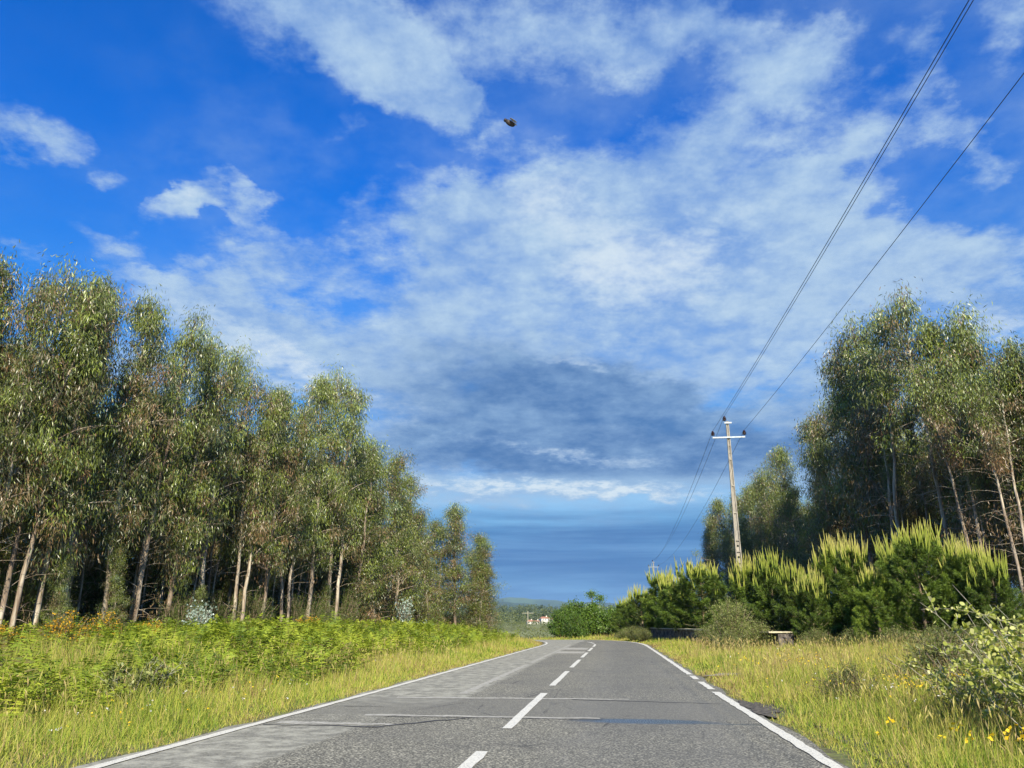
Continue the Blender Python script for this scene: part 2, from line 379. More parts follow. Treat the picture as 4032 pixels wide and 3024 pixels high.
def lateral(x, y):
    """signed distance from the road's centre line (left negative)"""
    xc = np.interp(y, cy_, cx_)
    h = np.interp(y, cy_, hd)
    return (x - xc) * np.cos(h)

def sm(v, a, b):
    k = np.clip((v - a) / (b - a), 0, 1)
    return k * k * (3 - 2 * k)

def roadz(y):
    return np.interp(y, np.arange(0, 400, 4.0), -np.minimum(0.00042 * np.maximum(0, np.arange(0, 400, 4.0) - 52) ** 2, 4.0))

def ground(x, y):
    x = np.asarray(x, float); y = np.asarray(y, float)
    r = np.hypot(x, y)
    z = roadz(y) * (1 - sm(r, 240, 430))
    t = lateral(x, y); near = 1 - sm(r, 110, 200)
    bank = np.where(t > 0, 0.6 * sm(t, 7, 19), 0.40 * sm(-t, 3.9, 14))
    und = 0.07 * np.sin(x * 0.9 + y * 0.33) * np.sin(y * 0.61 - x * 0.2) + 0.05 * np.sin(x * 2.1) * np.sin(y * 1.7)
    edge = sm(abs(t), 3.6, 5.0)
    z = z + (bank + und * edge) * near - 0.05 * (1 - sm(abs(t), 3.3, 3.9)) * (1 - sm(r, 300, 400))
    z = z + 17 * sm(r, 950, 1550) + 3 * sm(r, 1000, 1600) * np.sin(x * 0.004 + 1.0)
    return z

# ground: one sheet to the horizon
def axis(fine, step, far):
    a = list(np.arange(-fine, fine + 1e-6, step)); g = step; v = fine
    while v < far:
        g *= 1.13; v += g; a.append(v); a.insert(0, -v)
    return np.array(a)
gx = axis(34, 0.55, 16000); gy = axis(48, 0.8, 16000) + 45
GX, GY = np.meshgrid(gx, gy)
GZ = ground(GX, GY)
nx, ny = len(gx), len(gy)
i = np.arange(ny - 1)[:, None] * nx; j = np.arange(nx - 1)[None, :]
q = np.stack([i + j, i + j + 1, i + nx + j + 1, i + nx + j], -1).reshape(-1, 4)
mg, t, o = base_mat('ground_soil')
g = t.new('ShaderNodeNewGeometry')
a_ = t.noise(g.outputs['Position'], 0.9, 5, 0.6); b_ = t.noise(g.outputs['Position'], 9.0, 4, 0.6); f_ = t.noise(g.outputs['Position'], 0.006, 4, 0.6)
c = t.mix(t.step(b_, 0.35, 0.65), (0.075, 0.065, 0.03), (0.17, 0.19, 0.05))
c = t.mix(t.step(a_, 0.4, 0.65), c, (0.14, 0.16, 0.04))
c = t.mix(t.math('MULTIPLY', t.step(f_, 0.45, 0.6), 0.6), c, (0.24, 0.26, 0.10))
p = t.new('ShaderNodeBsdfPrincipled'); t.put(p.inputs['Base Color'], c); p.inputs['Roughness'].default_value = 0.95
bp_ = t.new('ShaderNodeBump'); bp_.inputs['Strength'].default_value = 0.7; bp_.inputs['Distance'].default_value = 0.05; t.put(bp_.inputs['Height'], b_)
t.l.new(bp_.outputs[0], p.inputs['Normal']); t.l.new(p.outputs[0], o.inputs[0])
m_ = MB(); m_.add(np.stack([GX, GY, GZ], -1).reshape(-1, 3), q); go = m_.build('ground', mg, smooth=True)
tag(go, kind='structure')

# ribbons along the road: y from..to, offset from..to (m right of the centre), height above the road
def on_road(y, off):
    xc = np.interp(y, cy_, cx_); h = np.interp(y, cy_, hd)
    return xc + off * np.cos(h), y - off * np.sin(h)

def ribbon(mb, y0, y1, o0, o1, dz, step=1.0, ragged=0.0, cross=1):
    n = max(2, int(abs(y1 - y0) / step) + 1)
    ys = np.linspace(y0, y1, n)
    fo0 = o0 if callable(o0) else (lambda y: np.full_like(y, o0)); fo1 = o1 if callable(o1) else (lambda y: np.full_like(y, o1))
    A = fo0(ys); B = fo1(ys)
    if ragged:
        A = A + rng.normal(0, ragged, n); B = B + rng.normal(0, ragged, n)
    cols = []
    for k in range(cross + 1):
        off = A + (B - A) * k / cross
        x, y = on_road(ys, off)
        cols.append(np.stack([x, y, roadz(ys) + dz], 1))
    v = np.stack(cols, 1).reshape(-1, 3)
    w_ = cross + 1
    i = np.arange(n - 1)[:, None] * w_; j = np.arange(cross)[None, :]
    mb.add(v, np.stack([i + j, i + j + 1, i + w_ + j + 1, i + w_ + j], -1).reshape(-1, 4))

# asphalt
ma, t, o = base_mat('asphalt')
g = t.new('ShaderNodeNewGeometry'); P = g.outputs['Position']
uv = t.mapping(P, rot=(0, 0, HEAD))                       # x = metres right of the straight's axis + offset, y = along
sp = t.new('ShaderNodeSeparateXYZ'); t.l.new(uv, sp.inputs[0])
lat = t.math('ADD', sp.outputs[0], 1.48 * math.cos(HEAD)); lon = sp.outputs[1]
agg = t.noise(P, 55, 4, 0.8); vor = t.new('ShaderNodeTexVoronoi'); t.l.new(P, vor.inputs[0]); vor.inputs['Scale'].default_value = 46
big = t.noise(P, 0.5, 4, 0.6); mid_ = t.noise(t.mapping(uv, scale=(1.0, 0.25, 1)), 1.6, 6, 0.7)
blot = t.noise(uv, 3.2, 7, 0.75)
grain = t.math('ADD', t.math('MULTIPLY', agg, 0.65), t.math('MULTIPLY', vor.outputs['Distance'], 0.55))
c = t.ramp(grain, [(0.30, (0.022, 0.021, 0.018)), (0.46, (0.068, 0.066, 0.050)), (0.60, (0.135, 0.130, 0.098)), (0.78, (0.42, 0.40, 0.30))])
c = t.mix(t.math('MULTIPLY', t.step(big, 0.35, 0.7), 0.35), c, (0.105, 0.102, 0.089))
# older pale surface in the left lane: offsets -3.5 .. -1.3, ragged, widening near the viewer
edge = t.math('MULTIPLY', t.math('SUBTRACT', mid_, 0.5), t.math('MULTIPLY_ADD', t.step(lon, 14.8, 11.5), 0.9, 0.22))
near_w = t.math('MULTIPLY', t.step(lon, 14.8, 11.5), -0.65)
lim = t.math('ADD', t.math('ADD', t.math('ADD', -1.35, near_w), edge), 0.0)
old = t.math('SUBTRACT', 1.0, t.step(lat, t.math('SUBTRACT', lim, 0.06), t.math('ADD', lim, 0.10)))
old = t.math('MULTIPLY', old, t.math('SUBTRACT', 1.0, t.math('MULTIPLY', t.math('MULTIPLY', t.step(lon, 10.6, 11.0), t.step(lon, 14.0, 13.0)), 0.65)))
oldc = t.mix(t.step(blot, 0.40, 0.62), (0.20, 0.195, 0.155), (0.42, 0.41, 0.32))
oldc = t.mix(0.22, oldc, c)
c = t.mix(t.math('MULTIPLY', old, t.step(blot, 0.30, 0.44)), c, oldc)
# smoother reinstated band across the road between two sealed joints
band = t.math('MULTIPLY', t.step(lon, 11.9, 12.0), t.math('SUBTRACT', 1.0, t.step(lon, 14.7, 14.78)))
c = t.mix(t.math('MULTIPLY', band, t.math('MULTIPLY_ADD', t.step(lat, -4.5, -2.0), 0.25, 0.3)), c, t.mix(t.step(agg, 0.35, 0.65), (0.135, 0.131, 0.105), (0.205, 0.199, 0.160)))
# dark polished wheel tracks
c = t.mix(t.math('MULTIPLY', t.math('MULTIPLY', t.step(lat, 0.3, 1.6), t.step(lat, 3.4, 2.0)), 0.22), c, (0.085, 0.09, 0.09))
trk = t.math('ADD', t.step(t.math('ABSOLUTE', t.math('SUBTRACT', lat, 0.95)), 0.45, 0.1), t.step(t.math('ABSOLUTE', t.math('SUBTRACT', lat, 2.55)), 0.45, 0.1))
c = t.mix(t.math('MULTIPLY', t.math('MULTIPLY', trk, t.step(mid_, 0.35, 0.6)), 0.20), c, (0.20, 0.197, 0.17))
cr = t.new('ShaderNodeTexVoronoi', feature='DISTANCE_TO_EDGE'); t.put(cr.inputs['Vector'], t.mapping(uv, scale=(1.0, 0.45, 1.0))); cr.inputs['Scale'].default_value = 0.9
wv = t.math('ADD', cr.outputs['Distance'], t.math('MULTIPLY', t.math('SUBTRACT', blot, 0.5), 0.10))
crack = t.math('MULTIPLY', t.step(t.math('ABSOLUTE', wv), 0.012, 0.004), t.step(big, 0.5, 0.62))
c = t.mix(t.math('MULTIPLY', crack, 0.6), c, (0.03, 0.03, 0.028))
oil = t.step(t.noise(t.mapping(uv, scale=(1.6, 0.5, 1)), 1.3, 4, 0.6), 0.66, 0.74)
c = t.mix(t.math('MULTIPLY', oil, 0.35), c, (0.05, 0.05, 0.048))
p = t.new('ShaderNodeBsdfPrincipled'); t.put(p.inputs['Base Color'], c)
wx0 = t.math('DIVIDE', t.math('SUBTRACT', lat, 1.75), 1.05); wy0 = t.math('DIVIDE', t.math('SUBTRACT', lon, 11.66), 0.30)
wr2 = t.math('ADD', t.math('MULTIPLY', wx0, wx0), t.math('MULTIPLY', wy0, wy0))
wet = t.step(t.math('ADD', wr2, t.math('MULTIPLY', t.math('SUBTRACT', blot, 0.5), 1.2)), 1.25, 0.35)
edge_wet = t.math('MULTIPLY', t.step(t.math('ABSOLUTE', t.math('SUBTRACT', lon, t.math('MULTIPLY_ADD', lat, -0.10, 11.78))), 0.07, 0.02), t.step(lat, 1.9, 2.4))
wet = t.math('MAXIMUM', wet, edge_wet)
c = t.mix(t.math('MULTIPLY', wet, 0.75), c, (0.035, 0.036, 0.034))
t.put(p.inputs['Base Color'], c)
t.put(p.inputs['Roughness'], t.math('MULTIPLY_ADD', wet, -0.50, t.math('MULTIPLY_ADD', agg, 0.3, 0.62)))
t.put(p.inputs['IOR'], t.math('MULTIPLY_ADD', wet, 0.25, 1.45)); p.inputs['Specular IOR Level'].default_value = 0.35
bp_ = t.new('ShaderNodeBump'); t.put(bp_.inputs['Strength'], t.math('MULTIPLY_ADD', wet, -0.45, 0.5)); bp_.inputs['Distance'].default_value = 0.008
t.put(bp_.inputs['Height'], grain); t.l.new(bp_.outputs[0], p.inputs['Normal']); t.l.new(p.outputs[0], o.inputs[0])
m_ = MB(); ribbon(m_, -12, 150, lambda y: -halfw(y) - 0.14 + 0.05 * np.sin(y * 2.3) + 0.03 * np.sin(y * 5.9), lambda y: halfw(y) + 0.12 + 0.05 * np.sin(y * 1.9), 0.0, 0.5, 0.015, 4)
tag(m_.build('road', ma), kind='structure')

# painted lines
mp, t, o = base_mat('road_paint')
g = t.new('ShaderNodeNewGeometry'); P = g.outputs['Position']
n = t.noise(P, 60, 4, 0.7); n2 = t.noise(P, 6, 5, 0.7)
wear = t.math('MULTIPLY', t.step(n, 0.50, 0.64), t.step(n2, 0.30, 0.6))
c = t.mix(wear, t.mix(n2, (0.62, 0.60, 0.49), (0.76, 0.74, 0.61)), (0.20, 0.20, 0.19))
p = t.new('ShaderNodeBsdfPrincipled'); t.put(p.inputs['Base Color'], c); p.inputs['Roughness'].default_value = 0.6
t.l.new(p.outputs[0], o.inputs[0])
M['paint'] = mp
m_ = MB()
ribbon(m_, -8, 120, lambda y: -halfw(y) - 0.02, lambda y: -halfw(y) + 0.11, 0.009, 0.25, 0.006)
for a, b in ((-8, 16.6), (17.2, 19.3), (20.1, 21.4), (21.9, 110)):
    ribbon(m_, a, b, lambda y: halfw(y) - 0.13 - 0.08 * sm(y, 44, 52), lambda y: halfw(y) + 0.01, 0.009, 0.2, 0.008)
tag(m_.build('road_edge_marking', mp), kind='structure')
m_ = MB()
for a in np.arange(-3.0, 110, 7.03):
    a = a - 0.35
    ribbon(m_, a, a + 5.2, -0.075, 0.06, 0.009, 0.4, 0.004)
tag(m_.build('road_centre_marking', mp), kind='structure')
# sealed joints crossing the road, a patch of tar and a shallow puddle
def strip(mb, pts, wd, dz, seed):
    r_ = np.random.default_rng(seed); pts = np.array(pts, float)
    k = np.linspace(0, 1, 70); d = np.linspace(0, 1, len(pts))
    y = np.interp(k, d, pts[:, 0]); off = np.interp(k, d, pts[:, 1]); wv = np.interp(k, d, np.broadcast_to(wd, (len(pts),)))
    y = y + 0.03 * np.sin(k * 23 + seed) + r_.normal(0, 0.006, 70); wv = wv * (0.75 + 0.4 * r_.random(70))
    x0, y0 = on_road(y, off); v = np.concatenate([np.stack([x0, y0 - wv / 2, roadz(y) + dz], 1), np.stack([x0, y0 + wv / 2, roadz(y) + dz], 1)])
    ii = np.arange(69)
    mb.add(v, np.stack([ii, ii + 1, ii + 71, ii + 70], 1))
M['joint_pale'] = plain_mat('pale_joint', (0.27, 0.26, 0.215), (0.42, 0.41, 0.34), 9, 0.9, coords='Object')
M['joint_dark'] = plain_mat('tar_joint', (0.035, 0.035, 0.035), (0.08, 0.08, 0.078), 9, 0.7)
m_ = MB(); strip(m_, [(14.75, -2.6), (14.9, 1.6)], (0.30, 0.16), 0.004, 3); strip(m_, [(12.0, -2.3), (11.98, 1.15)], (0.22, 0.16), 0.004, 5)
strip(m_, [(11.0, -3.2), (10.95, -1.55)], (0.30, 0.16), 0.004, 6)
ribbon(m_, 15.6, 26.5, -1.62, -1.46, 0.003, 0.25, 0.014)
ribbon(m_, 27.5, 50, -1.62, -1.47, 0.003, 0.25, 0.014)
ribbon(m_, 36.0, 38.5, -1.45, -0.15, 0.003, 0.3, 0.04)
ribbon(m_, 41.0, 44.0, -1.45, -0.15, 0.003, 0.3, 0.04)
tag(m_.build('road_joint', M['joint_pale']), kind='structure')
m_ = MB(); strip(m_, [(14.72, 0.6), (14.3, 3.1)], (0.05, 0.04), 0.005, 8); strip(m_, [(11.86, -2.0), (11.84, 1.2)], (0.03, 0.03), 0.005, 9)
strip(m_, [(10.75, -3.3), (10.7, -1.7), (11.3, -1.2), (11.8, -0.7)], (0.04, 0.10, 0.12, 0.05), 0.005, 10)
strip(m_, [(13.1, -3.0), (13.2, -2.4)], (0.03, 0.03), 0.005, 12)
tag(m_.build('road_tar_seam', M['joint_dark']), kind='structure')
# gravel pull-off and broken dark shoulder on the right
m_ = MB()
th = np.linspace(0, 2 * math.pi, 49)[:-1]
rr = 1 + 0.22 * np.sin(th * 3 + 1) + 0.12 * np.sin(th * 7)
def blob(mb, cx0, cy0, ax, ay, lift, rot=0.0):
    px = ax * rr * np.cos(th); py = ay * rr * np.sin(th)
    x = cx0 + px * math.cos(rot) - py * math.sin(rot); y = cy0 + px * math.sin(rot) + py * math.cos(rot)
    X1 = np.concatenate([[cx0], x, cx0 + (x - cx0) * .5]); Y1 = np.concatenate([[cy0], y, cy0 + (y - cy0) * .5])
    z = np.maximum(ground(X1, Y1), 0) + lift
    n = len(th); i = np.arange(n); j = (i + 1) % n
    mb.add(np.stack([X1, Y1, z], 1), np.stack([1 + n + i, 1 + i, 1 + j, 1 + n + j], 1), tri=np.stack([np.zeros(n, int), 1 + n + i, 1 + n + j], 1))
blob(m_, 7.0, 20.6, 2.1, 0.85, 0.035, 0.1)
tag(m_.build('gravel_path', M['gravel']), kind='structure')
m_ = MB(); blob(m_, 3.95, 13.2, 0.26, 1.1, 0.012, -0.13); blob(m_, 3.85, 9.2, 0.16, 1.8, 0.012, -0.13)
blob(m_, -4.1, 12.2, 0.2, 1.6, 0.012, -0.13)
tag(m_.build('road_shoulder', M['shoulder']), kind='structure')

# ------------------------------------------------------------------ eucalyptus
def unit(v):
    return v / (np.linalg.norm(v, axis=-1, keepdims=True) + 1e-9)

def eucalyptus(seed, H=13.0, base=0.36, rad=1.7, nclump=150, per=140, twin=False, bare=0, sparse=0.0):
    r = np.random.default_rng(seed)
    wood, crown = MB(), MB()
    centres = []
    stems = [(0.0, 0.0, 1.0)] + ([(0.35, 0.1, 0.93)] if twin else [])
    for sx0, sy0, hk in stems:
        n = 16; k = np.linspace(0, 1, n); Hs = H * hk * 0.97
        bend = np.cumsum(r.normal(0, 0.055, (n, 2)), 0) * (0.35 + k[:, None])
        lean = r.normal(0, 0.30, 2)
        pts = np.stack([sx0 + bend[:, 0] + lean[0] * k ** 1.5 + sx0 * 1.2 * k, sy0 + bend[:, 1] + lean[1] * k ** 1.5, k * Hs], 1)
        pts[0, 2] = -0.3
        rb = (0.088 if not twin else 0.070) * H / 13
        wood.tube(pts, rb * (1 - k) ** 0.8 + 0.012 + 0.05 * np.exp(-k * 40), 8)
        tr = lambda z, pts=pts, Hs=Hs: np.array([np.interp(z, pts[:, 2], pts[:, 0]), np.interp(z, pts[:, 2], pts[:, 1]), z])
        nl = int(nclump * 0.34 / len(stems))
        az_ = r.random() * 6.28
        for i in range(nl):
            f = (i + r.random()) / nl
            zf = base + (0.97 - base) * f
            az_ += 2.4 + r.normal(0, 0.4)
            prof = (1 - f ** 1.25) ** 0.85 * (0.62 + 0.38 * sm(f, 0.0, 0.25)) * (0.75 + 0.35 * math.sin(f * 14 + seed))
            ln = rad * prof * (0.45 + 0.65 * r.random() + (0.5 if r.random() < 0.14 else 0)) + 0.28
            elv = R(r.uniform(30, 62))
            d = np.array([math.cos(az_) * math.cos(elv), math.sin(az_) * math.cos(elv), math.sin(elv)])
            p0 = tr(zf * Hs)
            kk = np.linspace(0, 1, 6)[:, None]
            side = np.cross(d, [0, 0, 1.0])
            lp = p0 + d * ln * kk * 1.15 + np.array([0, 0, -0.28]) * ln * kk ** 2 + side * r.normal(0, 0.10) * ln * kk * kk
            wood.tube(lp, 0.034 * H / 13 * (1 - kk[:, 0] * 0.8) * (0.6 + 0.5 * (1 - f)), 4)
            for q_ in range(3 if r.random() < 0.8 else 2):
                u = r.uniform(0.35, 1.05)
                c_ = p0 + (lp[-1] - p0) * u + r.normal(0, 0.20, 3)
                centres.append((c_, f, p0 + (lp[-1] - p0) * max(0.1, u - 0.3)))
        for i in range(6):
            z = Hs * (0.90 + 0.10 * (i / 5)) ; centres.append((tr(min(z, Hs)) + r.normal(0, 0.10, 3), 1.0, tr(z - 0.5)))
        # dead lower twigs
        for i in range(14 + bare):
            z = Hs * r.uniform(0.08, base + 0.15); a = r.random() * 6.28
            ln = r.uniform(0.4, 1.3); d = np.array([math.cos(a), math.sin(a), r.uniform(-0.2, 0.9)])
            kk = np.linspace(0, 1, 4)[:, None]
            wood.tube(tr(z) + d * ln * kk + np.array([0, 0, -0.3]) * ln * kk * kk + r.normal(0, 0.03, (4, 3)) * kk, 0.011 * (1 - kk[:, 0] * 0.7), 3)
            if r.random() < 0.16:
                m = 26; P = tr(z) + d * ln * r.uniform(0.5, 1.1, (m, 1)) + r.normal(0, 0.14, (m, 3))
                Dn = r.normal(0, 0.35, (m, 3)) + np.array([0, 0, -1.0]);
                crown.leaves(P, Dn, r.normal(0, 1, (m, 3)), r.uniform(0.13, 0.22, m), r.uniform(0.016, 0.028, m), 0.1, np.clip(r.normal(0.1, 0.09, m), 0, 1))
    for c_, f, src in centres:
        if r.random() < sparse: continue
        m = int(per * r.uniform(0.45, 1.2)); size = r.uniform(0.14, 0.30)
        kk = np.linspace(0, 1, 3)[:, None]
        wood.tube(src + (c_ - src) * kk + np.array([0, 0, 0.12]) * kk, 0.012 * (1 - 0.6 * kk[:, 0]), 3)
        P = c_ + r.normal(0, 1, (m, 3)) * np.array([size, size, size * 1.15])
        Dn = r.normal(0, 0.34, (m, 3)) + np.array([0, 0, -1.0]) + unit(P - c_) * 0.30
        up = r.random(m) < 0.10; Dn[up, 2] *= -0.5
        ct = 0.45 + r.normal(0, 0.17) + 0.20 * (f - 0.4)
        if r.random() < 0.05: ct = 0.16
        elif r.random() < 0.12: ct = 0.74
        tint = np.clip(ct + r.normal(0, 0.10, m), 0.0, 1.0)
        crown.leaves(P, Dn, r.normal(0, 1, (m, 3)), r.uniform(0.12, 0.23, m), r.uniform(0.021, 0.034, m), r.uniform(-0.05, 0.22, m), tint)
    return wood, crown

EUC = []
specs = [dict(seed=1, base=0.30, twin=True, nclump=185, rad=1.6), dict(seed=2, base=0.33, rad=1.6), dict(seed=3, base=0.26, rad=1.9, nclump=170), dict(seed=4, base=0.36, twin=True, nclump=185),
         dict(seed=5, base=0.38, rad=1.5, nclump=135, sparse=0.12), dict(seed=6, base=0.18, rad=1.75, nclump=180), dict(seed=7, base=0.33, rad=1.6, twin=True, bare=25),
         dict(seed=8, base=0.50, rad=1.45, nclump=105, bare=25, sparse=0.1), dict(seed=9, base=0.05, rad=1.9, nclump=200), dict(seed=10, base=0.62, rad=1.7, nclump=90, bare=50, twin=True), dict(seed=13, base=0.04, rad=1.6, nclump=190, twin=True), dict(seed=21, base=0.52, rad=0.95, nclump=70, bare=8), dict(seed=22, base=0.58, rad=0.9, nclump=60, bare=14)]
INNER_V = [1, 4, 6, 7, 5, 2]
for s_ in specs:
    wd, cr = eucalyptus(**s_)
    EUC.append((wd.mesh('trunk', M['bark'], True), cr.mesh('crown', M['euc'])))

def place_euc(x, y, H, v, label, group, dz=0.0, name='eucalyptus_tree', rz=None, wide=1.0):
    z = float(ground(x, y)) + dz
    k = (H - z) / 13.0
    r = empty(name, (x, y, z), rng.random() * 6.28 if rz is None else rz)
    r.scale = (k * wide, k * wide, k)
    r.rotation_euler[0] = rng.normal(0, 0.02); r.rotation_euler[1] = rng.normal(0, 0.02)
    for nm, me in zip(('trunk', 'crown'), EUC[v]):
        c = bpy.data.objects.new(nm, me); C.objects.link(c); c.parent = r
    tag(r, label, 'tree', group)
    return r

LEFT = [
(-13.6,18.8,10.3,2,'tall eucalyptus cut by the left border, nearest of the wood'),
(-13.4,19.8,11.1,3,'forked leafy eucalyptus second in from the left border'),
(-13.3,20.9,11.6,0,'tallest drooping eucalyptus of the near left corner'),
(-13.1,22.0,11.5,5,'full crowned eucalyptus just right of the corner tree, foliage almost to the ferns'),
(-13.0,23.2,12.1,1,'eucalyptus with rounded top standing above the yellow gorse bushes'),
(-12.7,24.8,12.2,2,'blue-green tipped eucalyptus right of the rounded one'),
(-12.5,26.5,12.0,6,'eucalyptus with thick pale slanting trunk pair in the left wood'),
(-12.2,28.2,12.0,5,'light green eucalyptus sloping down at its right shoulder'),
(-11.9,30.4,12.6,4,'thin airy eucalyptus showing sky through its pointed crown'),
(-11.4,32.9,12.7,0,'open eucalyptus with reddish clumps next to the thin airy one'),
(-11.0,35.2,12.2,2,'low dark eucalyptus before the gap of sky in the left wood'),
(-10.8,37.7,12.9,3,'bushy forked eucalyptus left of the twin-topped one'),
(-10.4,40.9,14.6,2,'left half of the high twin-topped eucalyptus pair, pale stems below'),
(-9.9,43.3,16.0,0,'highest eucalyptus of the left wood, right half of the twin-topped pair'),
(-9.3,48.6,12.3,10,'short leafy eucalyptus behind the twin-topped pair, right of it'),
(-8.8,51.5,13.4,5,'narrow spire eucalyptus just past the twin-topped pair'),
(-8.2,56.1,13.3,8,'second narrow spire eucalyptus down the left row'),
(-7.5,60.6,12.9,10,'airy eucalyptus with outward tufts past the two spires'),
(-6.8,65.4,10.6,8,'dense low eucalyptus before the dip in the left row'),
(-6.1,70.2,10.4,10,'small rounded eucalyptus in the dip of the left row'),
(-4.9,69.0,11.6,5,'lone pointed eucalyptus standing up near the far end of the left row'),
(-3.9,72.5,9.5,8,'eucalyptus third from the far end of the left row, leafy to the ground'),
(-3.05,71.5,8.1,10,'eucalyptus second from the far end of the left row'),
(-2.3,73.0,6.4,8,'last small eucalyptus at the far end of the left row'),
]
for x, y, H, v, lb in LEFT:
    place_euc(x, y, H * (1.02 if y < 29 else 1.0), v, lb, 'eucalyptus trees along the left edge of the road', wide=1.02 if y < 46 else (1.5 if y < 70 else 1.9))
RIGHT = [
(22.3,87.2,13.2,5,'farthest eucalyptus of the right wood, above the pines at its end'),
(22.8,82.9,14.4,2,'second eucalyptus from the far end of the right wood'),
(22.9,78.7,14.3,1,'eucalyptus just right of the concrete pole, low in the row'),
(22.9,74.5,14.7,3,'forked eucalyptus between the pole and the tall right group'),
(22.7,70.4,14.0,5,'bushy eucalyptus filling the low part of the right wood'),
(22.3,65.3,14.4,0,'pointed eucalyptus below the first step up of the right wood'),
(21.7,59.2,14.9,2,'eucalyptus at the first step up of the right wood'),
(21.5,55.0,15.6,8,'dark bluish eucalyptus at the left face of the tall right group'),
(21.7,51.6,16.3,0,'eucalyptus with rounded top second in the tall right group'),
(20.7,44.6,17.6,3,'dense tall eucalyptus with dark left side under the wires'),
(20.8,41.4,18.3,0,'high eucalyptus left of the very highest in the right wood'),
(18.9,38.4,17.0,9,'eucalyptus with bare cream trunk below the highest crown at right'),
(19.5,35.1,17.0,9,'highest eucalyptus of the right wood, sky through its top'),
(20.9,35.3,15.8,2,'eucalyptus right of the highest one with an outflung tuft'),
(19.3,32.2,13.0,9,'thin eucalyptus with bleached bare lower stems in the right wood'),
(20.5,33.0,14.0,5,'light airy eucalyptus near the right border'),
(19.2,29.4,11.6,9,'lower eucalyptus between two airy ones near the right border'),
(20.9,30.3,12.6,5,'rounded leafy eucalyptus beside the right border'),
(21.0,29.2,12.2,9,'eucalyptus cut by the right border with pale bare stems'),
]
for x, y, H, v, lb in RIGHT:
    place_euc(x, y, H, v, lb, 'eucalyptus trees behind the young pines', wide=1.15)
rr_ = np.random.default_rng(21)
# knee-high to three-storey regrowth along the wood's edge
for i in range(16):
    y = 18.6 + i * 3.5 + rr_.uniform(-0.9, 0.9); x = -16.3 + 0.145 * y + rr_.uniform(-1.2, 0.5)
    place_euc(x, y, rr_.uniform(2.2, 4.4), int(rr_.choice([8, 10, 5, 8])), 'short leafy young eucalyptus at the foot of the left wood', 'young eucalyptus regrowth at the left wood edge', wide=1.25)
for i in range(34):
    y = 19.0 + i * 1.0 + rr_.uniform(-0.4, 0.4); x = -16.3 + 0.145 * y - rr_.uniform(0.1, 1.7)
    place_euc(x, y, np.interp(y, [18, 25, 44, 60], [9.5, 10.6, 12.0, 11.0]) * rr_.uniform(0.78, 0.96), 11 + i % 2, 'slender pale-stemmed eucalyptus pole between the front trees of the left wood', 'slender eucalyptus poles of the left wood', wide=0.72)
for i in range(12):
    y = 28.0 + i * 1.6 + rr_.uniform(-0.4, 0.4); x = 20.0 + rr_.uniform(-0.4, 1.6)
    place_euc(x, y, 11.5 * rr_.uniform(0.8, 1.15), 11 + i % 2, 'slender pale-stemmed eucalyptus pole in the right wood', 'slender eucalyptus poles of the right wood', wide=0.7)
# deeper rows of both woods
k = 0
for row in range(5):
    y = 17.5 + row * 0.9
    while y < 74:
        x = -16.3 + 0.145 * y - 1.7 - row * 1.9 + rr_.normal(0, 0.35)
        Hk = np.interp(y, [18, 25, 44, 60, 78], [10.6, 11.6, 12.6, 11.8, 9.6]) * rr_.uniform(0.80, 0.95)
        if True:
            place_euc(x, y, Hk, int(rr_.choice((INNER_V if y < 46 else [5, 8, 10, 2]) if row < 2 else ([1, 2, 5] if row < 3 else [8, 10, 5]))), 'slim eucalyptus standing deeper inside the left wood', 'inner eucalyptus trees of the left wood')
        y += rr_.uniform(2.2, 3.2) * (1.0 if y < 50 else 1.5)
for row in range(4):
    y = 27.5 + row
    while y < 92:
        x = 23.2 + row * 2.3 + rr_.normal(0, 0.4)
        Hk = np.interp(y, [27, 36, 45, 55, 65, 90], [11.6, 14.5, 15.5, 14.5, 12.8, 12.6]) * rr_.uniform(0.82, 0.97)
        place_euc(x, y, Hk, int(rr_.choice([0, 2, 3, 5, 6, 5] if row else [1, 2, 3, 5, 6])), 'dark eucalyptus standing deeper inside the right wood', 'inner eucalyptus trees of the right wood')
        y += rr_.uniform(2.6, 3.8) * (1.0 if y < 50 else 1.4)

